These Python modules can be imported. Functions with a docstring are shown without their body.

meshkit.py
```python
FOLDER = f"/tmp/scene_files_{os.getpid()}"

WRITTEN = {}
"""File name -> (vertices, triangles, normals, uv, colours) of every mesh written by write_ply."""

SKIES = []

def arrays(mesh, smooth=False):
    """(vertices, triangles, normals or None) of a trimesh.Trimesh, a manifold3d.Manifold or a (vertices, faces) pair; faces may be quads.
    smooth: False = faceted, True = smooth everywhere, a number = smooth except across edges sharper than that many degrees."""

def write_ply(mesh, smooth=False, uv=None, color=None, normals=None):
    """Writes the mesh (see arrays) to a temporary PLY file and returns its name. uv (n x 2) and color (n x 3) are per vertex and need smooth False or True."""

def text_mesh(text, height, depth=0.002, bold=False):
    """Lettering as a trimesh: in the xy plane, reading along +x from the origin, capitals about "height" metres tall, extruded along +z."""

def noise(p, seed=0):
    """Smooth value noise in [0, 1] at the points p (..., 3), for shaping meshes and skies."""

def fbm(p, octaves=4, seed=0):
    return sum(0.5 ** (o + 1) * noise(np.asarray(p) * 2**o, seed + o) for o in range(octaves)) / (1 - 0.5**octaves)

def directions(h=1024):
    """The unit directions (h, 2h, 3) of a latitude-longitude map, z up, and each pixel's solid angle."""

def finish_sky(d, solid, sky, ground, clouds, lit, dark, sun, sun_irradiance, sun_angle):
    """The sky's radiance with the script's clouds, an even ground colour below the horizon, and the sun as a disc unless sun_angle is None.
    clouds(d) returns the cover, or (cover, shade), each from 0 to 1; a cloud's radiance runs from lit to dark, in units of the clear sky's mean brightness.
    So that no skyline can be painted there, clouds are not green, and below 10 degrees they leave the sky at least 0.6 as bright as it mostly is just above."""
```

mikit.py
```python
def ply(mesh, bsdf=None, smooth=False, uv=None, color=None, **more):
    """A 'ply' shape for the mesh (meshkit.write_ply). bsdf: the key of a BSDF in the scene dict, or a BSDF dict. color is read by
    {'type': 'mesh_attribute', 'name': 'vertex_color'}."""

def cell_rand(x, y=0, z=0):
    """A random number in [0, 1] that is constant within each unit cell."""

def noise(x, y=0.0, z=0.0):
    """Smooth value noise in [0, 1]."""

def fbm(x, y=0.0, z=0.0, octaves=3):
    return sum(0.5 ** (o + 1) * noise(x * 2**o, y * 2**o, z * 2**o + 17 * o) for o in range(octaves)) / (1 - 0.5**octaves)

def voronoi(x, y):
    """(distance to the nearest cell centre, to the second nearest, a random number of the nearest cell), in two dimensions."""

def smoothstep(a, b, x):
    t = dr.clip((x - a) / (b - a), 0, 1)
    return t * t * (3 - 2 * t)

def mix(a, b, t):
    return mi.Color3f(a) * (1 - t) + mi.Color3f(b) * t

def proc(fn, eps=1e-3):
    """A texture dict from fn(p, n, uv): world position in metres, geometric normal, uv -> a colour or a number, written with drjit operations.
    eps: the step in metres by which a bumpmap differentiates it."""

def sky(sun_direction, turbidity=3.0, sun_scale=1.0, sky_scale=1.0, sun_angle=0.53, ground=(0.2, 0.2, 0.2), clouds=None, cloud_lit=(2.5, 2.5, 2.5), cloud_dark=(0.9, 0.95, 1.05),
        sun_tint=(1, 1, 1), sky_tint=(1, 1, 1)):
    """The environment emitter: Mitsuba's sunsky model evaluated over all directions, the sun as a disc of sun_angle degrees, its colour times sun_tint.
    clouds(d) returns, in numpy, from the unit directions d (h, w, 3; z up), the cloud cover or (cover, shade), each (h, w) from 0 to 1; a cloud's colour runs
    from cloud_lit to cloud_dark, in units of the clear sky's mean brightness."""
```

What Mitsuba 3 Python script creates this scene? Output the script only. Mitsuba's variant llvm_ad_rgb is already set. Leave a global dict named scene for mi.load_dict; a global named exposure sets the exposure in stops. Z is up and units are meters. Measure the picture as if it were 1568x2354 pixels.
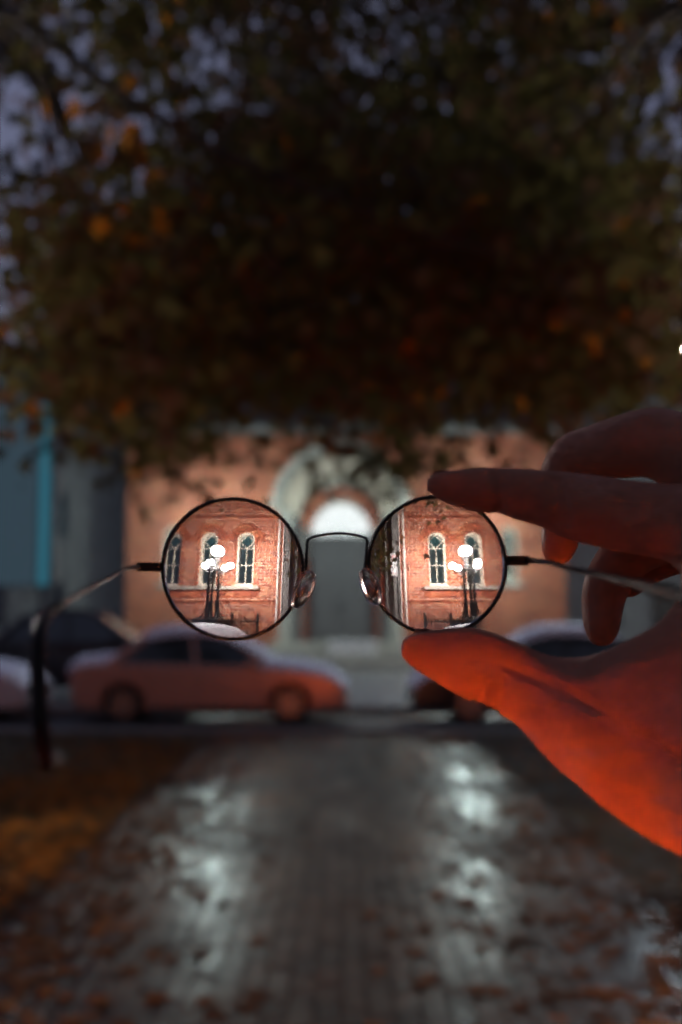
import math, random
import numpy as np, trimesh, manifold3d as m3, drjit as dr
import shapely.geometry as sg
import mitsuba as mi
import mikit, meshkit
from mikit import proc, fbm, noise, voronoi, cell_rand, smoothstep, mix

T = mi.ScalarTransform4f
scene, labels = {}, {}

# ------------------------------------------------------------------ camera, sky, exposure
exposure = 4.0
FPX, PITCH, EYE = 2613.0, math.atan(253 / 2613.0), np.array([0, 0, 1.6])   # focal length in pixels of a 1568 px wide picture
FW = np.array([0, math.cos(PITCH), math.sin(PITCH)])
UP = np.array([0, -math.sin(PITCH), math.cos(PITCH)])
RT = np.array([1.0, 0, 0])
LENS_D = 0.354                                     # metres from the camera to the spectacles
scene['camera'] = {'type': 'thinlens', 'fov': 2 * math.degrees(math.atan(784 / FPX)), 'fov_axis': 'x', 'near_clip': 0.02, 'far_clip': 400.0,
                   'aperture_radius': 0.00270, 'focus_distance': 0.414,
                   'to_world': T().look_at(origin=EYE.tolist(), target=(EYE + FW).tolist(), up=UP.tolist())}
scene['sky'] = mikit.sky((0.5, -0.75, 0.25), turbidity=4, sun_scale=0.0, sky_scale=0.155, clouds=lambda d: (0.85, np.clip(meshkit.fbm(d * 3.0, 3), 0, 1)),
                         cloud_lit=(0.86, 0.88, 1.42), cloud_dark=(0.58, 0.60, 1.02), ground=(0.1, 0.1, 0.1))


def pc(px, py, depth):
    """The point at a depth in front of the camera, measured in the photograph's pixels."""
    return EYE + depth * (FW + (px - 784.0) / FPX * RT + (1177.0 - py) / FPX * UP)


# ------------------------------------------------------------------ helpers
def key_for(name):
    if name not in scene and name not in labels:
        return name
    n = 1
    while f'{name}_{n:03d}' in scene or f'{name}_{n:03d}' in labels:
        n += 1
    return f'{name}_{n:03d}'


COUNT = {}


def newkey(name):
    c = COUNT.get(name, 0)
    COUNT[name] = c + 1
    return name if c == 0 else f'{name}_{c:03d}'


def thing(name, label, cat, group=None):
    k = newkey(name)
    labels[k] = {'label': label, 'category': cat}
    if group:
        labels[k]['group'] = group
    return k


def part(parent, name, mesh, bsdf, smooth=False, label=None, stuff=False, to_world=None, **kw):
    k = newkey(f'{parent}__{name}')
    d = mesh if isinstance(mesh, dict) else mikit.ply(mesh, bsdf, smooth=smooth, **kw)
    if to_world is not None:
        d = {**d, 'to_world': to_world}
    scene[k] = d
    if label or stuff:
        labels[k] = {}
        if label:
            labels[k]['label'] = label
        if stuff:
            labels[k]['kind'] = 'stuff'
    return k


def struct(name, mesh, bsdf, label, smooth=False, kind='structure', cat=None, **kw):
    k = newkey(name)
    scene[k] = mesh if isinstance(mesh, dict) else mikit.ply(mesh, bsdf, smooth=smooth, **kw)
    labels[k] = {'label': label, 'category': cat or name.replace('_', ' '), 'kind': kind}
    return k


def bx(x0, x1, y0, y1, z0, z1):
    m = trimesh.creation.box((x1 - x0, y1 - y0, z1 - z0))
    m.apply_translation(((x0 + x1) / 2, (y0 + y1) / 2, (z0 + z1) / 2))
    return m


def cham(x0, x1, y0, y1, z0, z1, c=0.008):
    """A box with chamfered edges."""
    pts = []
    for sx in (0, 1):
        for sy in (0, 1):
            for sz in (0, 1):
                X, Y, Z = (x0, x1)[sx], (y0, y1)[sy], (z0, z1)[sz]
                ax, ay, az = (c, -c)[sx], (c, -c)[sy], (c, -c)[sz]
                pts += [(X + ax, Y + ay, Z), (X + ax, Y, Z + az), (X, Y + ay, Z + az)]
    return trimesh.convex.convex_hull(np.array(pts))


def cat_(ms):
    return trimesh.util.concatenate(ms)


def tube(points, radii, sides=10, closed=False, caps=True):
    p = np.asarray(points, float)
    n = len(p)
    r = np.broadcast_to(np.asarray(radii, float), (n,))
    t = (np.roll(p, -1, 0) - np.roll(p, 1, 0)) if closed else np.gradient(p, axis=0)
    t /= np.linalg.norm(t, axis=1, keepdims=True) + 1e-12
    a = np.zeros_like(p)
    a0 = np.cross(t[0], [0, 0, 1.0] if abs(t[0][2]) < 0.9 else [1.0, 0, 0])
    for i in range(n):
        a0 = a0 - t[i] * (a0 @ t[i])
        a0 /= np.linalg.norm(a0) + 1e-12
        a[i] = a0
    b = np.cross(t, a)
    ang = np.arange(sides) * 2 * np.pi / sides
    v = (p[:, None] + r[:, None, None] * (np.cos(ang)[None, :, None] * a[:, None] + np.sin(ang)[None, :, None] * b[:, None])).reshape(-1, 3)
    f = []
    m = n if closed else n - 1
    for i in range(m):
        i2 = (i + 1) % n
        j = np.arange(sides)
        j2 = (j + 1) % sides
        f.append(np.stack([i * sides + j, i * sides + j2, i2 * sides + j2], 1))
        f.append(np.stack([i * sides + j, i2 * sides + j2, i2 * sides + j], 1))
    if caps and not closed:
        v = np.vstack([v, p[0], p[-1]])
        j = np.arange(sides)
        j2 = (j + 1) % sides
        f.append(np.stack([j * 0 + len(v) - 2, j2, j], 1))
        f.append(np.stack([j * 0 + len(v) - 1, (n - 1) * sides + j, (n - 1) * sides + j2], 1))
    return trimesh.Trimesh(v, np.vstack(f), process=False)


def spline(pts, n=40):
    """Catmull-Rom through rows of numbers (points, radii together)."""
    p = np.asarray(pts, float)
    q = np.vstack([2 * p[0] - p[1], p, 2 * p[-1] - p[-2]])
    out = []
    for u in np.linspace(0, len(p) - 1 - 1e-9, n):
        i = int(u)
        t = u - i
        a, b, c, d = q[i:i + 4]
        out.append(0.5 * (2 * b + (c - a) * t + (2 * a - 5 * b + 4 * c - d) * t * t + (3 * b - a - 3 * c + d) * t ** 3))
    return np.array(out)


def lathe(prof, x, y, sides=24):
    """Profile rows (radius, z) turned about the vertical through (x, y)."""
    m = trimesh.creation.revolve(np.array(prof, float), sections=sides)
    m.apply_translation((x, y, 0))
    return m


def prism_y(poly, y0, y1):
    """A polygon in (x, z) extruded from y0 to y1."""
    m = trimesh.creation.extrude_polygon(poly, y1 - y0, engine='earcut')
    v = m.vertices.copy()
    m.vertices = np.stack([v[:, 0], y1 - v[:, 2], v[:, 1]], 1)
    return m


def ring_poly(cx, cz, r0, r1, a0=0.0, a1=math.pi, n=24):
    a = np.linspace(a0, a1, n)
    o = np.stack([cx + r1 * np.cos(a), cz + r1 * np.sin(a)], 1)
    i = np.stack([cx + r0 * np.cos(a), cz + r0 * np.sin(a)], 1)[::-1]
    return sg.Polygon(np.vstack([o, i]))


# ------------------------------------------------------------------ materials
def principled(name, color, rough=0.6, **kw):
    scene[name] = {'type': 'twosided', 'bsdf': {'type': 'principled', 'base_color': {'type': 'rgb', 'value': list(color)} if isinstance(color, (tuple, list)) else color,
                                                'roughness': rough, **kw}}


def bumped(name, color, rough, height, scale=1.0, eps=1e-3, **kw):
    scene[name] = {'type': 'twosided', 'bsdf': {'type': 'bumpmap', 'arbitrary': proc(height, eps), 'scale': scale,
                                                'bsdf': {'type': 'principled', 'base_color': {'type': 'rgb', 'value': list(color)} if isinstance(color, (tuple, list)) else color,
                                                         'roughness': rough, **kw}}}


COURSE, BLEN = 0.104, 0.285


def brick_color(p, n, uv):
    row = dr.floor(p.z / COURSE)
    off = (row - 2 * dr.floor(row / 2)) * 0.5
    col = dr.floor(p.x / BLEN + off)
    r, s = cell_rand(col, row, 3), cell_rand(col, row, 7)
    c = mix((0.50, 0.125, 0.055), (0.30, 0.068, 0.040), r)
    c = mix(c, (0.55, 0.20, 0.095), smoothstep(0.72, 0.95, s))
    c = mix(c, (0.27, 0.085, 0.065), smoothstep(0.90, 1.0, cell_rand(col, row, 11)))
    g = fbm(p.x * 22, p.y * 22, p.z * 22, 3)
    st = fbm(p.x * 0.8, p.y, p.z * 0.6, 3)
    return c * (0.62 + 0.55 * g) * (0.78 + 0.42 * st)


bumped('brick', proc(brick_color), 0.85, lambda p, n, uv: 0.004 * fbm(p.x * 40, p.y * 40, p.z * 40, 2), 1.0)
principled('mortar', proc(lambda p, n, uv: mix((0.70, 0.52, 0.40), (0.54, 0.40, 0.31), fbm(p.x * 6, p.y * 6, p.z * 6, 3))), 0.95)


def stone_col(a, b, sc=5.0):
    return proc(lambda p, n, uv: mix(a, b, fbm(p.x * sc, p.y * sc, p.z * sc, 4)) * (0.75 + 0.5 * noise(p.x * 60, p.y * 60, p.z * 60)))


principled('mortar_dark', stone_col((0.42, 0.24, 0.17), (0.30, 0.16, 0.11), 4.0), 0.95)
bumped('stone', stone_col((0.46, 0.42, 0.36), (0.26, 0.24, 0.21)), 0.85, lambda p, n, uv: 0.006 * fbm(p.x * 15, p.y * 15, p.z * 15, 3))
bumped('stone_pale', stone_col((0.68, 0.56, 0.43), (0.44, 0.36, 0.28)), 0.85, lambda p, n, uv: 0.006 * fbm(p.x * 15, p.y * 15, p.z * 15, 3))
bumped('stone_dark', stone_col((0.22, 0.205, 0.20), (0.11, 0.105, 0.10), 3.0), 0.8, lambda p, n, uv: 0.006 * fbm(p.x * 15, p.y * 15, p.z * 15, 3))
principled('cream_paint', stone_col((0.70, 0.64, 0.54), (0.56, 0.50, 0.41), 3.0), 0.45)
principled('white_paint', stone_col((0.82, 0.80, 0.78), (0.66, 0.63, 0.60), 3.0), 0.4)
principled('door_paint', stone_col((0.115, 0.105, 0.105), (0.08, 0.072, 0.072), 2.0), 0.5)
principled('slate', stone_col((0.05, 0.05, 0.06), (0.025, 0.025, 0.03), 3.0), 0.6)
principled('window_glass', proc(lambda p, n, uv: mix((0.012, 0.016, 0.018), (0.02, 0.06, 0.065), smoothstep(3.9, 4.6, p.z) * 0.8 + 0.2 * noise(p.x * 3, p.z * 3))), 0.03, specular=0.7)  # teal towards the top is a reflection put into the colour
principled('room_dark', stone_col((0.06, 0.05, 0.045), (0.03, 0.025, 0.022), 2.0), 0.9)
principled('iron', proc(lambda p, n, uv: mix((0.018, 0.017, 0.016), (0.05, 0.035, 0.025), smoothstep(0.55, 0.8, fbm(p.x * 9, p.y * 9, p.z * 9, 3)))), 0.4)
principled('grey_steel', stone_col((0.16, 0.16, 0.17), (0.10, 0.10, 0.11), 6.0), 0.45, metallic=0.3)


def asphalt_col(p, n, uv):
    w = smoothstep(0.42, 0.62, fbm(p.x * 0.7, p.y * 0.9, 3.0, 4))
    c = mix((0.06, 0.058, 0.058), (0.032, 0.031, 0.033), w)
    return c * (0.6 + 0.8 * noise(p.x * 70, p.y * 70, 0))


def wet_rough(p, n, uv):
    return 0.20 + 0.30 * smoothstep(0.35, 0.65, fbm(p.x * 0.9, p.y * 0.7, 5.0, 4)) + 0.12 * noise(p.x * 30, p.y * 30, 0)


bumped('asphalt', proc(asphalt_col), proc(wet_rough), lambda p, n, uv: 0.004 * noise(p.x * 60, p.y * 60, 0) + 0.02 * fbm(p.x * 1.2, p.y * 1.2, 0, 2))


def paver_col(p, n, uv):
    i = dr.floor((p.x + 1.72) / 0.1075)
    j = dr.floor((p.y - 3.2) / 0.215 - 0.5 * (i - 2 * dr.floor(i / 2)))
    c = mix((0.058, 0.038, 0.027), (0.026, 0.017, 0.013), cell_rand(i, j, 2))
    c = mix(c, (0.060, 0.030, 0.016), 0.7 * smoothstep(0.5, 0.75, fbm(p.x * 1.4, p.y * 0.8, 2.0, 4)))
    return c * (0.55 + 0.9 * fbm(p.x * 16, p.y * 16, 0, 3))


def paver_rough(p, n, uv):
    i = dr.floor((p.x + 1.72) / 0.1075)
    j = dr.floor((p.y - 3.2) / 0.215 - 0.5 * (i - 2 * dr.floor(i / 2)))
    return 0.24 + 0.12 * cell_rand(i, j, 5) + 0.14 * smoothstep(0.4, 0.65, fbm(p.x * 2.2, p.y * 1.1, 9.0, 4))


bumped('paver', proc(paver_col), proc(paver_rough), lambda p, n, uv: 0.004 * fbm(p.x * 9, p.y * 5, 0, 3), specular=0.17)
principled('soil', stone_col((0.035, 0.026, 0.018), (0.018, 0.013, 0.010), 4.0), 0.8)
principled('grass_blade', proc(lambda p, n, uv: mix((0.045, 0.055, 0.018), (0.09, 0.06, 0.02), fbm(p.x * 0.9, p.y * 0.9, 0, 3))), 0.6)
bumped('concrete', stone_col((0.24, 0.23, 0.22), (0.14, 0.135, 0.13), 2.5), 0.5, lambda p, n, uv: 0.004 * fbm(p.x * 20, p.y * 20, p.z * 20, 3))
bumped('snow', proc(lambda p, n, uv: mix((0.88, 0.89, 0.93), (0.78, 0.80, 0.86), fbm(p.x * 9, p.y * 9, p.z * 9, 3))), 0.7, lambda p, n, uv: 0.02 * fbm(p.x * 28, p.y * 28, p.z * 28, 3))
bumped('bark', stone_col((0.055, 0.042, 0.032), (0.022, 0.017, 0.013), 6.0), 0.9, lambda p, n, uv: 0.03 * fbm(p.x * 14, p.y * 14, p.z * 3, 3))
for nm, a, b in (('leaf_green', (0.070, 0.072, 0.026), (0.10, 0.084, 0.030)), ('leaf_brown', (0.125, 0.070, 0.034), (0.08, 0.052, 0.034)), ('leaf_orange', (0.50, 0.19, 0.02), (0.36, 0.13, 0.02))):
    scene[nm] = {'type': 'principledthin', 'base_color': proc(lambda p, n, uv, a=a, b=b: mix(a, b, fbm(p.x * 1.1, p.y * 1.1, p.z * 1.1, 3))), 'roughness': 0.55, 'diff_trans': 0.9}
principled('wet_leaf', proc(lambda p, n, uv: mix((0.17, 0.058, 0.012), (0.045, 0.022, 0.011), cell_rand(p.x * 4, p.y * 4, 3))), 0.75, specular=0.12)
principled('wet_leaf_pale', proc(lambda p, n, uv: mix((0.34, 0.13, 0.03), (0.15, 0.07, 0.03), cell_rand(p.x * 4, p.y * 4, 3))), 0.75, specular=0.12)
principled('black_metal', (0.010, 0.010, 0.011), 0.24, specular=0.35)
principled('temple_metal', (0.45, 0.43, 0.42), 0.25, metallic=0.9)  # silver highlight of the left temple put into its metal colour
principled('black_plastic', (0.008, 0.008, 0.009), 0.4, specular=0.2)
scene['lens_glass'] = {'type': 'dielectric', 'int_ior': 1.74, 'ext_ior': 1.0}
scene['silicone'] = {'type': 'roughdielectric', 'int_ior': 1.41, 'ext_ior': 1.0, 'alpha': 0.03, 'distribution': 'ggx'}


def skin_col(p, n, uv):
    g = fbm(p.x * 55, p.y * 55, p.z * 55, 3)
    b = fbm(p.x * 420, p.y * 420, p.z * 420, 2)
    return mix((0.46, 0.185, 0.118), (0.36, 0.13, 0.08), g) * (0.86 + 0.26 * b)


def skin_h(p, n, uv):
    d, e, r = voronoi(p.x * 900 + 0.4 * p.y * 900, p.z * 900 + 30 * noise(p.x * 60, p.y * 60, p.z * 60))
    return 0.00045 * smoothstep(0.0, 0.35, e - d) + 0.0007 * fbm(p.x * 160, p.y * 160, p.z * 160, 3)


bumped('skin', proc(skin_col), 0.46, skin_h, 1.0, 2e-4, specular=0.45)
principled('nail', (0.62, 0.36, 0.28), 0.25)
principled('sleeve_cloth', stone_col((0.03, 0.03, 0.035), (0.015, 0.015, 0.018), 60.0), 0.9)
principled('copper_tone', (0.62, 0.33, 0.25), 0.25, clearcoat=0.8, metallic=0.2)  # one even copper tone over the whole car body
principled('black_paint', (0.012, 0.013, 0.016), 0.2, clearcoat=0.8)
principled('pale_paint', (0.62, 0.55, 0.55), 0.3, clearcoat=0.8)
principled('car_glass', (0.02, 0.03, 0.032), 0.05, specular=0.8)
principled('tyre', (0.02, 0.02, 0.02), 0.7)
principled('alloy', (0.55, 0.50, 0.46), 0.35, metallic=0.8)
principled('tail_red', (0.35, 0.02, 0.015), 0.2)
principled('headlight_clear', (0.7, 0.7, 0.72), 0.1)
principled('sign_white', (0.8, 0.8, 0.8), 0.4)
principled('sign_red', (0.6, 0.03, 0.03), 0.4)
principled('sign_black', (0.03, 0.03, 0.05), 0.4)

# ------------------------------------------------------------------ ground
struct('ground', bx(-120, 120, -60, 160, -0.5, -0.06), 'soil', 'dark bare ground under the lawns and the street')
struct('road', bx(-90, 90, 16.2, 20.3, -0.055, 0.0), 'asphalt', 'dark wet asphalt street crossing in front of the church')
struct('driveway', cat_([bx(-12, -2.3, 4.95, 6.88, -0.05, 0.105), bx(2.3, 12, 4.95, 6.88, -0.05, 0.105)]), 'concrete', 'concrete driveways in front of the two halls')
struct('pavement', bx(-90, 90, 20.32, 60, -0.055, 0.12), 'concrete', 'grey concrete pavement beyond the parked cars')
struct('kerb', cat_([cham(-90, 90, 16.0, 16.19, -0.055, 0.11, 0.02)]), 'concrete', 'low concrete kerb along the near side of the street')
rng = np.random.default_rng(5)


def lawn(x0, x1, label):
    n = 26
    X, Y = np.meshgrid(np.linspace(x0, x1, 46), np.linspace(-6, 15.98, 60), indexing='ij')
    Z = 0.02 + 0.07 * meshkit.fbm(np.stack([X * 0.6, Y * 0.6, X * 0], -1), 3)
    v = np.stack([X, Y, Z], -1).reshape(-1, 3)
    i, j = np.meshgrid(np.arange(45), np.arange(59), indexing='ij')
    a = (i * 60 + j).ravel()
    f = np.vstack([np.stack([a, a + 60, a + 61], 1), np.stack([a, a + 61, a + 1], 1)])
    k = struct('lawn', trimesh.Trimesh(v, f, process=False), 'soil', label, smooth=True)


lawn(-12, -1.74, 'dark autumn lawn to the left of the paved path')
lawn(1.74, 12, 'dark leaf strewn lawn to the right of the paved path')


def ground_z(x, y):
    return 0.02 + 0.07 * meshkit.fbm(np.stack([x * 0.6, y * 0.6, x * 0], -1), 3)


def grass_mesh(n, x0, x1, seed):
    r = np.random.default_rng(seed)
    x, y = r.uniform(x0, x1, n), 3.0 + 12.9 * r.uniform(0, 1, n) ** 1.4
    z = ground_z(x, y)
    h, a = r.uniform(0.03, 0.09, n), r.uniform(0, 6.283, n)
    w = 0.004 + 0.003 * r.random(n)
    lean = np.stack([r.normal(0, 0.03, n), r.normal(0, 0.03, n), h], 1)
    b = np.stack([x, y, z - 0.01], 1)
    s = np.stack([np.cos(a) * w, np.sin(a) * w, 0 * a], 1)
    v = np.stack([b - s, b + s, b + lean], 1).reshape(-1, 3)
    return trimesh.Trimesh(v, np.arange(3 * n).reshape(-1, 3), process=False)


struct('grass', cat_([grass_mesh(60000, -6.5, -1.76, 1), grass_mesh(30000, 1.76, 6, 2)]), 'grass_blade', 'short wet grass of the lawns beside the path', kind='stuff', cat='grass')

# the paved path: a bed and its slabs
pk = struct('path', bx(-1.72, 1.72, -4, 15.98, -0.055, 0.03), 'soil', 'wet paved path leading from the camera to the street')
PW, PL = 0.1075, 0.215
slab = [mikit.ply(cham(-PW / 2 + 0.002, PW / 2 - 0.002, -PL / 2 + 0.002, PL / 2 - 0.002, 0, 0.03 + 0.003 * q, 0.005), 'paver') for q in range(3)]
grid = [(-1.72 + PW * (i + 0.5), 3.2 + PL * (j + 0.5 + 0.5 * (i % 2))) for j in range(58) for i in range(32)]
for (x, y) in grid[:300]:
    part(pk, 'paving_brick', slab[rng.integers(3)], 'paver', to_world=T().translate((x, y, 0.03)).rotate([1, 0, 0], float(rng.normal(0, 0.25))).rotate([0, 1, 0], float(rng.normal(0, 0.4))))
rest = []
for (x, y) in grid[300:] + [(-1.72 + PW * (i + 0.5), 3.2 - PL * (j + 0.5 - 0.5 * (i % 2))) for j in range(30) for i in range(32)]:
    if y < 15.75:
        m = cham(-PW / 2 + 0.002, PW / 2 - 0.002, -PL / 2 + 0.002, PL / 2 - 0.002, 0, 0.03 + 0.003 * rng.integers(3), 0.005)
        m.apply_transform(trimesh.transformations.euler_matrix(rng.normal(0, 0.004), rng.normal(0, 0.007), 0))
        m.apply_translation((x, y, 0.03))
        rest.append(m)
part(pk, 'paving', cat_(rest), 'paver', stuff=True)

# ------------------------------------------------------------------ two brick halls out of frame, placed to show as the church wall in the lenses
BACK_GAP = 0.012
from shapely.prepared import prep
from shapely import union_all


def proud(x, z, yf):
    return yf + 0.004 * (math.sin(x * 91.7 + z * 57.3) * 0.5 + 0.5)


def lay_bricks(face, yf, x0, x1, z0, z1, course, blen, gap, skip=()):
    """Running bond over a wall face: (whole bricks as x, z of their corner), (cut bricks as polygons)."""
    solid, whole, cut = prep(face), [], []
    for r in range(int(z0 / course), int(z1 / course) + 1):
        a, b = r * course + gap / 2, (r + 1) * course - gap / 2
        off = (r % 2) * 0.5
        if any(lo_ < (a + b) / 2 < hi_ for lo_, hi_ in skip):
            continue
        for c in range(int(x0 / blen) - 1, int(x1 / blen) + 2):
            q = sg.box((c - off) * blen + gap / 2, a, (c - off + 1) * blen - gap / 2, b)
            if solid.contains(q):
                whole.append(((c - off) * blen + gap / 2, a))
            elif solid.intersects(q):
                d = q.intersection(face)
                cut += [g for g in getattr(d, 'geoms', [d]) if g.geom_type == 'Polygon' and g.area > 0.0008]
    return whole, cut


YH = 8.8                                     # the halls' front walls
HX, HALF = [4.835, 6.105, 7.375], 0.312          # windows: middles and half width
ARCZ, SILL, SILLT, HTOP = 4.42, 2.70, 2.83, 6.25
GAP = 0.021


def arched(cx, grow, half, arcz, sill):
    a = np.linspace(0, math.pi, 28)
    return sg.Polygon([(cx + half + grow, sill)] + [(cx + (half + grow) * math.cos(t), arcz + (half + grow) * math.sin(t)) for t in a] + [(cx - half - grow, sill)])


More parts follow.
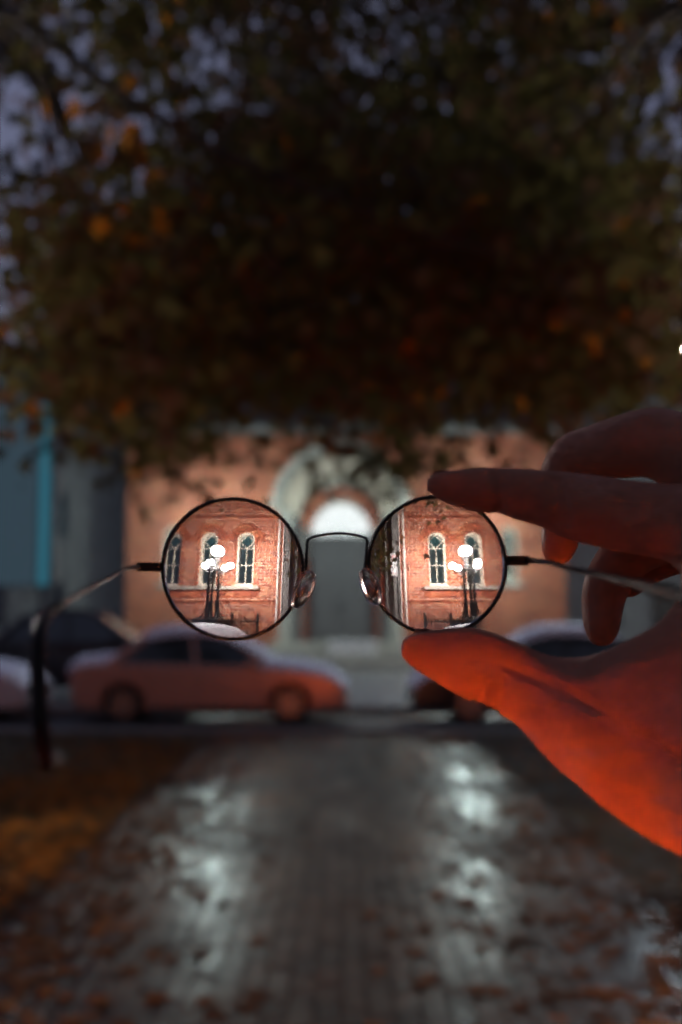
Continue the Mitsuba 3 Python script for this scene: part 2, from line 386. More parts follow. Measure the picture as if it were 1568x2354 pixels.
def hall(s, label):
    k = thing('out_of_frame_hall', label, 'building', 'brick halls on the lawns')
    sx = lambda *v: sorted(s * q for q in v)
    holes = [arched(s * x, 0.0, HALF, ARCZ, SILLT) for x in HX]
    a_, b_ = sx(3.440, 8.760)
    face = sg.box(a_, 0.06, b_, HTOP)
    bed = face
    for h_ in holes:
        bed = bed.difference(h_)
    part(k, 'wall', prism_y(bed, YH + 0.012, YH + 0.28), 'mortar', label='pale mortar bed of the red brick front wall')
    out = [h_.union(sg.Point(s * x, ARCZ).buffer(0.635, 40).intersection(sg.box(-99, ARCZ, 99, 99))) for h_, x in zip(holes, HX)]
    out += [sg.box(*sx(4.290, 8.860)[:1], 2.44, sx(4.290, 8.860)[1], SILLT), sg.box(sx(3.595, 3.670)[0], 0, sx(3.595, 3.670)[1], HTOP)]
    whole, cut = lay_bricks(face.difference(union_all(out)), YH, a_, b_, 0.06, HTOP, COURSE, BLEN, GAP, ((5.19, 5.27), (2.30, 2.39)))
    whole.sort(key=lambda b: (b[0] + BLEN / 2 - s * 5.3) ** 2 * 0.7 + (b[1] - 3.9) ** 2)
    for b in whole[:290]:
        part(k, 'wall__brick', unit_brick, 'brick', to_world=T().translate((b[0], proud(b[0], b[1], YH), b[1])))
    ms = [bx(b[0], b[0] + BLEN - GAP, proud(b[0], b[1], YH), YH + 0.06, b[1], b[1] + COURSE - GAP) for b in whole[290:]]
    ms += [prism_y(g.simplify(0.002), YH + 0.002, YH + 0.06) for g in cut]
    part(k, 'wall__brickwork', cat_(ms), 'brick', stuff=True)
    for z in (5.215, 2.31):
        part(k, 'string_course', bx(*sx(3.690, 8.750), YH - 0.035, YH + 0.05, z, z + 0.06), 'brick')
    for i in range(50):
        x = 4.30 + i * 0.084
        part(k, 'soldier_brick', soldier, 'brick', to_world=T().translate((x if s > 0 else -x - 0.072, YH - 0.010 + 0.003 * ((i * 7) % 3), 2.447)))
    part(k, 'sill', cham(*sx(4.280, 8.780), YH - 0.11, YH + 0.06, SILL, SILLT - 0.004, 0.010), 'stone', label='weathered grey stone sill under the arched windows')
    g = HALF - 0.065
    for wx in HX:
        cx = s * wx
        nv = 31
        for q in range(nv):
            a0, a1 = math.pi * q / nv + 0.008, math.pi * (q + 1) / nv - 0.010
            part(k, 'arch_brick', prism_y(ring_poly(cx, ARCZ, 0.40, 0.628, a0, a1, 3), YH - 0.004 - 0.006 * (q % 2), YH + 0.06), 'brick')
        part(k, 'arch_ring', prism_y(ring_poly(cx, ARCZ, HALF + 0.004, 0.388, 0.0, math.pi, 30), YH - 0.002, YH + 0.10), 'brick')
        for q in (-1, 1):
            for t in range(0, 15, 2):
                part(k, 'jamb_brick', bx(cx - q * (HALF + 0.04) - 0.04, cx - q * (HALF + 0.04) + 0.037, YH - 0.018, YH + 0.1, SILLT + COURSE * t + 0.006, SILLT + COURSE * (t + 1) - 0.006), 'brick')
        inner = arched(cx, -0.065, HALF, ARCZ, SILLT + 0.10)
        par = part(k, 'window', prism_y(arched(cx, -0.004, HALF, ARCZ, SILLT).difference(inner), YH + 0.05, YH + 0.14), 'cream_paint')

        def bar(x0, z0, x1, z1, w, y):
            d = np.array([x1 - x0, z1 - z0])
            nn = np.array([-d[1], d[0]]) / np.linalg.norm(d) * w / 2
            part(par, 'glazing_bar', prism_y(sg.Polygon([(x0 + nn[0], z0 + nn[1]), (x0 - nn[0], z0 - nn[1]), (x1 - nn[0], z1 - nn[1]), (x1 + nn[0], z1 + nn[1])]).buffer(0), y, y + 0.025), 'cream_paint')
        zt, zm, zb = 4.17, 3.57, SILLT + 0.10
        bar(cx, zb, cx, zt, 0.026, YH + 0.080)
        bar(cx - g, zm, cx + g, zm, 0.03, YH + 0.083)
        bar(cx - g, zt, cx + g, zt, 0.026, YH + 0.086)
        mid = (zt + ARCZ + g) / 2
        for q in (-1, 1):
            bar(cx, zt, cx + q * g * 0.98, mid, 0.025, YH + 0.089 + 0.002 * q)
            bar(cx + q * g * 0.98, mid, cx, ARCZ + g, 0.025, YH + 0.093 + 0.002 * q)
        part(par, 'sill_board', cham(cx - HALF - 0.015, cx + HALF + 0.015, YH - 0.015, YH + 0.045, SILLT, SILLT + 0.04, 0.006), 'cream_paint')
        for (xa, xb, za, zc) in ((cx - g, cx, zb, zm), (cx, cx + g, zb, zm), (cx - g, cx, zm, zt), (cx, cx + g, zm, zt)):
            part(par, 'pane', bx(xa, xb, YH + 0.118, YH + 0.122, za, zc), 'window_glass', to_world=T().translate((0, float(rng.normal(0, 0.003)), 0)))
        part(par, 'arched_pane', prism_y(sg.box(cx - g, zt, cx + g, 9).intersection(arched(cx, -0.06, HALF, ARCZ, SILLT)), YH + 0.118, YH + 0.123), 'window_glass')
    part(k, 'drainpipe', cat_([tube([(s * 3.655, YH - 0.05, 0.06), (s * 3.655, YH - 0.05, 6.2)], 0.035, 12)] + [bx(s * 3.655 - 0.055, s * 3.655 + 0.055, YH - 0.012, YH + 0.03, z, z + 0.04) for z in (1.4, 2.9, 4.4)]), 'white_paint', smooth=40, label='white painted rainwater pipe at the corner')
    part(k, 'corner_edge', bx(*sx(3.415, 3.438), YH - 0.24, YH + 0.2, 0.06, 6.2), 'white_paint')
    for q, (z0, z1) in enumerate(((0.06, 1.2), (1.207, 2.3), (2.307, 3.4), (3.407, 4.6), (4.607, 6.2))):
        part(k, 'pilaster_block', cham(*sx(3.190, 3.410), YH - 0.22 + 0.004 * (q % 2), YH + 0.28, z0, z1, 0.010), 'stone_dark')
        part(k, 'pilaster_block', cham(*sx(2.980, 3.184), YH - 0.08 - 0.004 * (q % 2), YH + 0.28, z0, z1, 0.010), 'stone_dark')
    part(k, 'corner_wall', bx(*sx(2.860, 2.974), YH + 0.02, YH + 0.28, 0.06, 6.2), 'brick')
    part(k, 'cornice', cham(*sx(2.840, 8.860), YH - 0.12, YH + 0.4, HTOP, HTOP + 0.22, 0.03), 'stone_dark')
    part(k, 'hall_room', bx(*sx(3.760, 8.660), YH + 1.1, YH + 1.15, 0.06, HTOP), 'room_dark')
    part(k, 'side_wall', bx(*sx(3.95, 4.10), YH + 0.285, 11.8, 0.06, HTOP), 'brick')
    part(k, 'side_wall', bx(*sx(8.610, 8.760), YH + 0.285, 11.8, 0.06, HTOP), 'brick')
    part(k, 'back_wall', bx(*sx(4.10, 8.610), 11.7, 11.8, 0.06, HTOP), 'brick')
    part(k, 'roof', trimesh.convex.convex_hull(np.array([(x, y, z) for x in sx(3.9, 8.860) for (y, z) in ((YH + 0.3, HTOP + 0.225), (11.9, HTOP + 0.225), (10.5, HTOP + 1.6))])), 'slate')


unit_brick = mikit.ply(cham(0, BLEN - GAP, 0, 0.06, 0, COURSE - GAP, 0.0025), 'brick')
soldier = mikit.ply(cham(0, 0.072, 0, 0.06, 0, 0.242, 0.0025), 'brick')
hall(-1, 'red brick hall with arched windows out of frame, placed to show as the church wall in the left lens')
hall(1, 'red brick hall with arched windows out of frame, placed to show as the church wall in the right lens')

# ------------------------------------------------------------------ church across the street
YF = 36.0
CH = thing('church', 'red brick church with a round stone portal across the street', 'church')
CXW, CHALF, CARC, CSILL = [3.04, 4.18, 5.32], 0.275, 4.32, 2.85
CL, CR, CTOP = -6.8, 7.1, 7.6
holes = [arched(s * x, 0, CHALF, CARC, CSILL) for s in (-1, 1) for x in CXW]
portal_hole = sg.box(-1.98, -1, 1.98, 5.2).union(sg.Point(0, 5.2).buffer(1.98, 48))
face = sg.box(CL, 0.12, CR, CTOP).difference(portal_hole)
for h_ in holes:
    face = face.difference(h_)
part(CH, 'wall', prism_y(face, YF + 0.012, YF + 0.4), 'mortar_dark', label='mortar bed of the brick front wall')
whole, cut = lay_bricks(face, YF, CL, CR, 0.12, CTOP, COURSE, BLEN, GAP)
part(CH, 'wall__brickwork', cat_([bx(b[0], b[0] + BLEN - GAP, proud(b[0], b[1], YF), YF + 0.06, b[1], b[1] + COURSE - GAP) for b in whole] + [prism_y(g.simplify(0.002), YF + 0.002, YF + 0.06) for g in cut]), 'brick', stuff=True)
part(CH, 'cornice', cham(CL - 0.1, CR + 0.1, YF - 0.2, YF + 0.4, CTOP, CTOP + 0.3, 0.04), 'stone_dark', label='grey stone cornice along the top of the brick wall')
part(CH, 'roof', trimesh.convex.convex_hull(np.array([(x, y, z) for x in (CL - 0.2, CR + 0.2) for (y, z) in ((YF - 0.3, CTOP + 0.31), (43.0, CTOP + 6.0), (50.0, CTOP + 0.31))])), 'slate', label='dark slate roof above the eaves')
part(CH, 'room', bx(CL, CR, YF + 1.4, YF + 1.5, 0.7, CTOP), 'room_dark')
for x in (CL, CR - 0.3):
    part(CH, 'side_wall', bx(x, x + 0.3, YF + 0.42, 49.5, 0.12, CTOP), 'brick')
for s in (-1, 1):
    for wx in CXW:
        cx = s * wx
        w = part(CH, 'window', prism_y(arched(cx, -0.004, CHALF, CARC, CSILL).difference(arched(cx, -0.06, CHALF, CARC, CSILL + 0.1)).union(sg.box(cx - 0.015, CSILL + 0.1, cx + 0.015, CARC + 0.2)).union(sg.box(cx - CHALF + 0.06, 3.5, cx + CHALF - 0.06, 3.54)), YF + 0.08, YF + 0.16), 'cream_paint')
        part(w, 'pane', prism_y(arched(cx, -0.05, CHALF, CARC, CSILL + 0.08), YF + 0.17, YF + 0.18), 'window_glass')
    part(CH, 'sill', cham(*sorted((s * 2.6, s * 5.8)), YF - 0.1, YF + 0.1, CSILL - 0.14, CSILL - 0.004, 0.012), 'stone')
    for q, (z0, z1) in enumerate(((0.6, 1.9), (1.908, 3.1), (3.108, 4.2), (4.208, 5.2))):
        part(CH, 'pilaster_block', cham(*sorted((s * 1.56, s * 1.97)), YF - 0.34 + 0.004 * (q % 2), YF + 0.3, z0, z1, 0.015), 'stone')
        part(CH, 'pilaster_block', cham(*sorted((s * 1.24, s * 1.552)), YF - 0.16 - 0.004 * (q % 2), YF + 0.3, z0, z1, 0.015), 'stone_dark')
    for t in range(int(3.4 / COURSE)):
        part(CH, 'reveal_brick', bx(*sorted((s * 1.07, s * 1.232)), YF + 0.05 + 0.004 * (t % 2), YF + 0.3, 0.98 + t * COURSE + 0.006, 0.98 + (t + 1) * COURSE - 0.006), 'brick')
for q in range(17):
    a0, a1 = math.pi * q / 17 + 0.006, math.pi * (q + 1) / 17 - 0.006
    part(CH, 'portal_voussoir', prism_y(ring_poly(0, 4.95, 1.30, 1.90, a0, a1, 5), YF - 0.30 - 0.006 * (q % 2), YF + 0.25), 'stone_pale')
part(CH, 'portal_hood', prism_y(ring_poly(0, 5.1, 1.91, 2.22, 0, math.pi, 40), YF - 0.42, YF + 0.2), 'stone')
for q in range(25):
    a0, a1 = math.pi * q / 25 + 0.006, math.pi * (q + 1) / 25 - 0.006
    part(CH, 'portal_arch_brick', prism_y(ring_poly(0, 4.55, 0.98, 1.285, a0, a1, 4), YF - 0.10 - 0.005 * (q % 2), YF + 0.2), 'brick')
back = sg.box(-1.9, 4.3, 1.9, 5.2).union(sg.Point(0, 5.1).buffer(1.9, 40)).difference(sg.Point(0, 4.42).buffer(0.95, 40)).difference(sg.box(-1.06, 1, 1.06, 4.42))
part(CH, 'portal_infill', prism_y(back, YF + 0.03, YF + 0.28), 'stone')
for q in (-1, 1):
    dl = part(CH, 'door', cham(*sorted((q * 0.006, q * 1.06)), YF + 0.16, YF + 0.22, 0.98, 4.32, 0.012), 'door_paint', label='tall dark grey church door leaf')
    for (za, zc) in ((1.2, 2.4), (2.6, 4.1)):
        part(dl, 'door_panel', cham(*sorted((q * 0.16, q * 0.92)), YF + 0.14, YF + 0.165, za, zc, 0.016), 'door_paint')
    part(dl, 'handle', tube([(q * 0.09, YF + 0.12, 2.0), (q * 0.09, YF + 0.08, 2.04), (q * 0.09, YF + 0.08, 2.26), (q * 0.09, YF + 0.12, 2.3)], 0.016, 8), 'grey_steel')
part(CH, 'transom', cham(-1.07, 1.07, YF + 0.10, YF + 0.22, 4.325, 4.41, 0.012), 'white_paint')
fan = part(CH, 'fanlight', prism_y(sg.Point(0, 4.42).buffer(0.94, 40).intersection(sg.box(-2, 4.415, 2, 9)), YF + 0.17, YF + 0.19), 'grey_steel', label='brightly lit white half round window over the door')
scene[fan]['emitter'] = {'type': 'area', 'radiance': {'type': 'rgb', 'value': [0.053, 0.056, 0.055]}}
for a in (0.8, 1.57, 2.34):
    part(CH, 'fanlight_bar', tube([(0, YF + 0.15, 4.43), (0.92 * math.cos(a), YF + 0.15, 4.42 + 0.92 * math.sin(a))], 0.018, 6), 'white_paint')
for q in range(5):
    y0 = 33.9 + 0.34 * q
    part(CH, 'step', cham(-2.25 + 0.01 * q, 2.25 - 0.01 * q, y0, 36.1 if q == 4 else y0 + 0.38, 0.121 if q == 0 else 0.12 + 0.172 * q + 0.001, 0.12 + 0.172 * (q + 1), 0.012), 'stone')
bxk = thing('storage_box', 'long white box lying on the steps at the foot of the church door', 'box')
part(bxk, 'body', cham(-0.38, 1.08, 34.65, 35.15, 0.47, 0.97, 0.03), 'white_paint')
part(bxk, 'lid', cham(-0.41, 1.11, 34.62, 35.18, 0.972, 1.05, 0.03), 'white_paint')

# ------------------------------------------------------------------ lamps with clusters of globes
LAMP_L, LAMP_C = 11.5, 17.0      # globes by the halls, by the church


def globe(parent, c, r, L, tint=(1.0, 0.93, 0.86)):
    k = newkey(f'{parent}__globe')
    scene[k] = {'type': 'sphere', 'center': [float(v) for v in c], 'radius': r, 'bsdf': {'type': 'ref', 'id': 'sign_white'},
                'emitter': {'type': 'area', 'radiance': {'type': 'rgb', 'value': [L * q for q in (tint if L == LAMP_L else (0.78, 1.0, 0.97))]}}}


def lamp(cx, cy, ground, label, L=LAMP_L, f=0.75, zp=1.69):
    k = thing('street_lamp', label, 'street lamp', 'globe lamps on clustered iron columns')
    h1, h2 = 0.46 * f, 0.41 * f
    part(k, 'pedestal', cat_([cham(cx - h1, cx + h1, cy - h1, cy + h1, ground, ground + 0.16, 0.02), cham(cx - h2, cx + h2, cy - h2, cy + h2, ground + 0.16, zp - 0.14, 0.02), cham(cx - h1, cx + h1, cy - h1, cy + h1, zp - 0.14, zp, 0.02)]), 'iron')
    up = lambda v: zp + v * f
    for ox, oy in ((-0.17, -0.10), (0.17, -0.10), (0.0, 0.17), (0.0, -0.16)):
        ox, oy = ox * f, oy * f
        pr = [(0.0, 0), (0.10, 0), (0.10, 0.06), (0.065, 0.10), (0.055, 0.53), (0.075, 0.55), (0.075, 0.59), (0.045, 0.63), (0.038, 1.28), (0.055, 1.30), (0.055, 1.33), (0.036, 1.36), (0.033, 1.78), (0.07, 1.83), (0.07, 1.87), (0.0, 1.89)]
        part(k, 'column', lathe([(r * f, up(z)) for r, z in pr], cx + ox, cy + oy, 14), 'iron', smooth=40)
        a = math.atan2(oy, ox)
        for da in (-0.5, 0, 0.5):
            d = np.array([math.cos(a + da), math.sin(a + da)]) * f
            part(k, 'scroll', tube([(cx + ox + d[0] * u, cy + oy + d[1] * u, up(z)) for u, z in ((0.05, 0.58), (0.07, 0.40), (0.11, 0.22), (0.2, 0.08), (0.26, 0.02))], np.array([0.012, 0.016, 0.018, 0.016, 0.022]) * f, 6), 'iron', smooth=40)
        for z in (0.83, 1.18, 1.58):
            for da in (-0.9, 0.9):
                d = np.array([math.cos(a + da), math.sin(a + da)]) * f
                part(k, 'scroll', tube([(cx + ox + d[0] * u, cy + oy + d[1] * u, up(z + v)) for u, v in ((0.035, 0), (0.075, 0.04), (0.085, 0.1), (0.06, 0.13))], np.array([0.012, 0.012, 0.010, 0.014]) * f, 6), 'iron', smooth=40)
    for z in (0.57, 1.82):
        part(k, 'collar', tube([(cx + 0.24 * f * math.cos(t), cy + 0.22 * f * math.sin(t), up(z)) for t in np.linspace(0, 2 * math.pi, 20)[:-1]], 0.014 * f, 6, closed=True), 'iron', smooth=40)
    part(k, 'stem', lathe([(r * f, up(z)) for r, z in ((0, 1.87), (0.09, 1.87), (0.06, 1.98), (0.05, 2.15), (0.12, 2.32), (0.13, 2.36), (0.0, 2.37))], cx, cy, 16), 'iron', smooth=40)
    for a in (0.15, math.pi - 0.15, math.pi / 2, -math.pi / 2 + 0.2):
        d = np.array([math.cos(a), math.sin(a)]) * f
        part(k, 'arm', tube(spline([(cx, cy, up(1.83)), (cx + d[0] * 0.2, cy + d[1] * 0.2, up(1.76)), (cx + d[0] * 0.40, cy + d[1] * 0.40, up(1.77)), (cx + d[0] * 0.48, cy + d[1] * 0.48, up(1.90))], 14), 0.022 * f, 8), 'iron', smooth=40)
        globe(k, (cx + d[0] * 0.48, cy + d[1] * 0.48, up(2.02)), 0.105 * f, L)
    globe(k, (cx, cy, up(2.56)), 0.20 * f, L)


lamp(-4.75, 7.26, 0.04, 'cast iron lamp of glowing white globes out of frame, repeating the forecourt lamp for the left lens')  # out of frame, repeats the forecourt lamp for the lens view
lamp(4.75, 7.26, 0.04, 'cast iron lamp of glowing white globes out of frame, repeating the forecourt lamp for the right lens')
lamp(-3.80, 34.0, 0.12, 'globe lamp hidden behind the left lens, lighting the church wall left of the portal', LAMP_C, zp=2.6)  # hidden from view, placed to light the church wall and the path
lamp(3.83, 34.0, 0.12, 'globe lamp hidden behind the right lens, lighting the church wall right of the portal', LAMP_C, zp=2.6)
tk = thing('street_pole', 'plain dark round pole standing just in front of the lamp in the left lens', 'pole')
part(tk, 'shaft', lathe([(0, 0.04), (0.06, 0.04), (0.06, 0.12), (0.034, 0.16), (0.03, 3.30), (0.0, 3.33)], -4.66, 6.86, 14), 'iron', smooth=40)
part(tk, 'band', lathe([(0.0305, 3.0), (0.036, 3.0), (0.036, 3.04), (0.0305, 3.04)], -4.66, 6.86, 14), 'grey_steel', smooth=40)


def fence(x0, x1, label, ypos=8.07, z0=0.05):
    k = thing('iron_fence', label, 'fence')
    n = int(abs(x1 - x0) / 0.098)
    picket = mikit.ply(cat_([bx(-0.011, 0.011, -0.011, 0.011, z0, 1.70), trimesh.creation.cone(0.017, 0.07, sections=6, transform=trimesh.transformations.translation_matrix((0, 0, 1.70)))]), 'iron')
    post = mikit.ply(cat_([bx(-0.032, 0.032, -0.032, 0.032, z0, 1.83), trimesh.creation.icosphere(1, 0.036).apply_translation((0, 0, 1.86))]), 'iron')
    for i in range(n + 1):
        x = x0 + (x1 - x0) * i / n
        if i % 8 == 0 or i == n:
            part(k, 'post', post, 'iron', to_world=T().translate((x, ypos, 0)))
        else:
            part(k, 'picket', picket, 'iron', to_world=T().translate((x, ypos, (i % 3) * 0.012)))
    for z in (0.3, 1.60):
        part(k, 'rail', bx(min(x0, x1), max(x0, x1), ypos - 0.012, ypos + 0.012, z, z + 0.045), 'iron')


fence(-3.93, -7.9, 'black iron picket fence along the hall in the left lens')
fence(3.93, 7.9, 'black iron picket fence along the hall in the right lens')

sg_ = thing('parking_sign', 'white no parking sign on a thin pole beside the hall in the right lens', 'sign')
px_, py_ = 3.13, 8.35
part(sg_, 'pole', tube([(px_ + 0.13, py_ + 0.05, 0.03), (px_ + 0.13, py_ + 0.05, 3.4)], 0.026, 12), 'iron', smooth=40)
part(sg_, 'plate', cham(px_ - 0.10, px_ + 0.10, py_ - 0.005, py_ + 0.005, 3.50, 3.84, 0.003), 'sign_white')
part(sg_, 'plate', cham(px_ - 0.10, px_ + 0.10, py_ - 0.005, py_ + 0.005, 3.10, 3.48, 0.003), 'sign_white')
part(sg_, 'bracket', bx(px_ + 0.08, px_ + 0.145, py_ + 0.006, py_ + 0.05, 3.15, 3.78), 'grey_steel')
part(sg_, 'ring', prism_y(sg.Point(px_, 3.70).buffer(0.088, 24).difference(sg.Point(px_, 3.70).buffer(0.068, 24)).union(sg.LineString([(px_ - 0.055, 3.755), (px_ + 0.055, 3.645)]).buffer(0.009)), py_ - 0.009, py_ - 0.006), 'sign_red')
pm = meshkit.text_mesh('P', 0.085, 0.003, bold=True)
pm.vertices = np.stack([px_ - 0.03 + pm.vertices[:, 0], py_ - 0.0085 + 0.002 * (pm.vertices[:, 2] > 0), 3.658 + pm.vertices[:, 1]], 1)
part(sg_, 'letter', pm, 'sign_black')
part(sg_, 'stripe', bx(px_ - 0.07, px_ + 0.07, py_ - 0.008, py_ - 0.0055, 3.16, 3.19), 'sign_red')

# ------------------------------------------------------------------ cars
def loft(profile, ws):
    """Slices of a side profile (u, z): rows (y, scale u, scale z, shift z) joined into a closed body."""
    p = np.asarray(profile, float)
    c = p.mean(0)
    n, V, F = len(p), [], []
    for (y, su, sz) in ws:
        q = (p - c) * [su, sz] + c
        V.append(np.stack([q[:, 0], np.full(n, y), q[:, 1]], 1))
    for k in range(len(ws) - 1):
        j = np.arange(n)
        j2 = (j + 1) % n
        a, b = k * n, (k + 1) * n
        F += [np.stack([a + j, a + j2, b + j2], 1), np.stack([a + j, b + j2, b + j], 1)]
    m = trimesh.Trimesh(np.vstack(V), np.vstack(F), process=False)
    for idx, y, fl in ((0, ws[0], 1), (len(ws) - 1, ws[-1], 0)):
        q = V[idx]
        tri = trimesh.creation.triangulate_polygon(sg.Polygon(q[:, [0, 2]]), engine='earcut')
        tv = np.stack([tri[0][:, 0], np.full(len(tri[0]), q[0, 1]), tri[0][:, 1]], 1)
        m = cat_([m, trimesh.Trimesh(tv, tri[1][:, ::-1] if fl else tri[1], process=False)])
    m.merge_vertices()
    m.fix_normals()
    return m


def smooth_profile(pts, n=70):
    p = np.asarray(pts + pts[:1], float)
    return spline(p, n)[:-1]


BODY = smooth_profile([(0.06, 0.30), (0.0, 0.55), (0.03, 0.82), (0.10, 0.95), (0.45, 1.0), (1.2, 0.99), (2.2, 0.97), (3.1, 0.95), (3.7, 0.88), (4.15, 0.78), (4.38, 0.62), (4.43, 0.42), (4.36, 0.24), (3.6, 0.2), (2.2, 0.19), (0.8, 0.2), (0.25, 0.22)])
HOUSE = smooth_profile([(0.50, 0.94), (0.85, 1.20), (1.20, 1.40), (1.65, 1.475), (2.15, 1.48), (2.50, 1.40), (2.95, 1.15), (3.22, 0.94), (2.4, 0.90), (1.2, 0.90)])


def snow_patch(fn, u0, u1, hw, thick, seed):
    """A crusted lens of snow lying on z = fn(u), u0..u1 long."""
    U, Vv = np.meshgrid(np.linspace(0, 1, 60), np.linspace(-1, 1, 40), indexing='ij')
    e = np.clip(1 - np.abs(2 * U - 1) ** 6, 0, 1) * np.clip(1 - np.abs(Vv) ** 10, 0, 1)
    u = u0 + (u1 - u0) * U
    y = hw * Vv
    nz = meshkit.fbm(np.stack([u * 5, y * 5, 0 * u + seed], -1), 4)
    z = fn(u) - 0.035 * np.abs(Vv) ** 3 + thick * np.sqrt(e) * (0.75 + 0.5 * nz) + 0.012 * (meshkit.fbm(np.stack([u * 24, y * 24, 0 * u + seed], -1), 2) - 0.5) * (e > 0.1)
    zb = fn(u) - 0.035 * np.abs(Vv) ** 3 - 0.012
    top, bot = np.stack([u, y, z], -1).reshape(-1, 3), np.stack([u, y, zb], -1).reshape(-1, 3)
    i, j = np.meshgrid(np.arange(59), np.arange(39), indexing='ij')
    a = (i * 40 + j).ravel()
    f = np.vstack([np.stack([a, a + 40, a + 41], 1), np.stack([a, a + 41, a + 1], 1)])
    m = trimesh.Trimesh(np.vstack([top, bot]), np.vstack([f, f[:, ::-1] + 2400]), process=False)
    return m


def car(x0, yc, flip, paint, label, lift=1.0, snow=True, z0=0.0):
    """Nose towards +x (flip: towards -x); x0 is where the tail is."""
    k = thing('parked_car', label, 'car', 'parked cars')
    hw = 0.88
    M = np.eye(4)
    if flip:
        M[0, 0], M[1, 1] = -1, -1
    M[2, 2] = lift
    M[:3, 3] = (x0, yc, z0)

    def put(name, m, b, smooth=35, label=None, parent=k):
        m = m.copy()
        m.apply_transform(M)
        return part(parent, name, m, b, smooth=smooth, label=label)
    sl = [(-hw, 0.965, 0.80), (-hw + 0.02, 0.98, 0.90), (-hw + 0.09, 0.993, 0.97), (-hw + 0.25, 1, 1), (hw - 0.25, 1, 1), (hw - 0.09, 0.993, 0.97), (hw - 0.02, 0.98, 0.90), (hw, 0.965, 0.80)]
    body = loft(BODY, sl)
    mb = m3.Manifold(m3.Mesh(np.asarray(body.vertices, np.float32), np.asarray(body.faces, np.uint32)))
    for u in (0.86, 3.50):
        for s in (-1, 1):
            cyl = m3.Manifold.cylinder(0.30, 0.37, 0.37, 40).rotate((90, 0, 0)).translate((u, s * 0.80 + 0.15, 0.33))
            mb = mb - cyl
    mm = mb.to_mesh()
    body2 = trimesh.Trimesh(mm.vert_properties[:, :3], mm.tri_verts)
    put('body', body2 if len(body2.faces) > 50 else body, paint)
    hs = [(-0.74, 0.90, 0.90), (-0.70, 0.96, 0.96), (-0.55, 1, 1), (0.55, 1, 1), (0.70, 0.96, 0.96), (0.74, 0.90, 0.90)]
    house = loft(HOUSE, hs)
    # lean the sides inwards towards the roof
    v = house.vertices.copy()
    v[:, 1] *= 1.06 - 0.30 * np.clip((v[:, 2] - 0.94) / 0.54, 0, 1)
    house.vertices = v
    put('window', house, 'car_glass')
    top = lambda u: np.interp(u, [0.45, 0.85, 1.20, 1.65, 2.15, 2.50, 2.95, 3.25], [0.94, 1.20, 1.40, 1.476, 1.481, 1.40, 1.15, 0.94])
    ru = np.linspace(1.08, 2.52, 16)
    prof = np.vstack([np.stack([ru, top(ru) + 0.012], 1), np.stack([ru, top(ru) - 0.05], 1)[::-1]])
    put('roof', loft(prof, [(-0.585, 1, 1), (-0.54, 1, 1.1), (0.54, 1, 1.1), (0.585, 1, 1)]), paint)
    for s in (-1, 1):
        yb, yt = 0.785, 0.60
        for name, (ua, za, ub, zb) in (('front_pillar', (3.2, 0.95, 2.48, 1.41)), ('centre_pillar', (2.02, 0.95, 1.92, 1.46)), ('rear_pillar', (0.62, 0.96, 1.16, 1.38))):
            put(name, tube([(ua, s * yb, za), ((ua + ub) / 2, s * (yb + yt) / 2 + s * 0.012, (za + zb) / 2), (ub, s * yt, zb)], 0.035 if name != 'rear_pillar' else 0.07, 8), paint)
        put('sill', cham(1.28, 3.08, *sorted((s * 0.80, s * 0.885)), 0.20, 0.27, 0.02), 'black_plastic')
        for ud in (1.30, 2.06, 3.02):
            put('door_gap', bx(ud, ud + 0.008, *sorted((s * 0.86, s * 0.8805)), 0.34, 0.86), 'black_plastic')
        for ud in (1.42, 2.18):
            put('door_handle', cham(ud, ud + 0.18, *sorted((s * 0.86, s * 0.895)), 0.80, 0.83, 0.008), paint)
        put('mirror', cham(2.82, 2.98, *sorted((s * 0.84, s * 1.0)), 0.93, 1.06, 0.03), paint)
        put('tail_light', cham(0.0, 0.22, *sorted((s * 0.55, s * 0.86)), 0.70, 0.88, 0.03), 'tail_red')
        put('headlight', cham(4.06, 4.36, *sorted((s * 0.52, s * 0.84)), 0.58, 0.72, 0.04), 'headlight_clear')
        for u in (0.86, 3.50):
            ty = lathe([(0.19, -0.10), (0.30, -0.105), (0.325, -0.08), (0.33, 0), (0.325, 0.08), (0.30, 0.105), (0.19, 0.10)], 0, 0, 28)
            ty.apply_transform(trimesh.transformations.rotation_matrix(math.pi / 2, (1, 0, 0)))
            ty.apply_translation((u, s * 0.765, 0.33))
            w = put('wheel', ty, 'tyre')
            spk = [trimesh.creation.cylinder(0.05, 0.03, sections=14)]
            for q in range(7):
                b = bx(-0.025, 0.025, 0.03, 0.205, -0.014, 0.014)
                b.apply_transform(trimesh.transformations.rotation_matrix(q * 2 * math.pi / 7, (0, 0, 1)))
                spk.append(b)
            spk.append(trimesh.creation.annulus(0.185, 0.215, 0.10, sections=28))
            disc = cat_(spk)
            disc.apply_transform(trimesh.transformations.rotation_matrix(math.pi / 2, (1, 0, 0)))
            disc.apply_translation((u, s * 0.835, 0.33))
            put('rim', disc, 'alloy', parent=w)
            hub = trimesh.creation.cylinder(0.19, 0.05, sections=24)
            hub.apply_transform(trimesh.transformations.rotation_matrix(math.pi / 2, (1, 0, 0)))
            hub.apply_translation((u, s * 0.76, 0.33))
            put('brake_disc', hub, 'black_plastic', parent=w)
    put('grille', cham(4.36, 4.44, -0.45, 0.45, 0.40, 0.56, 0.02), 'black_plastic')
    put('number_plate', cham(-0.012, 0.012, -0.24, 0.24, 0.55, 0.66, 0.004), 'sign_white')
    bt = lambda u: np.interp(u, [0.0, 0.10, 0.45, 1.2, 2.2, 3.1, 3.7, 4.15, 4.38], [0.90, 0.95, 1.0, 0.99, 0.97, 0.95, 0.88, 0.78, 0.62])
    if not snow:
        return k
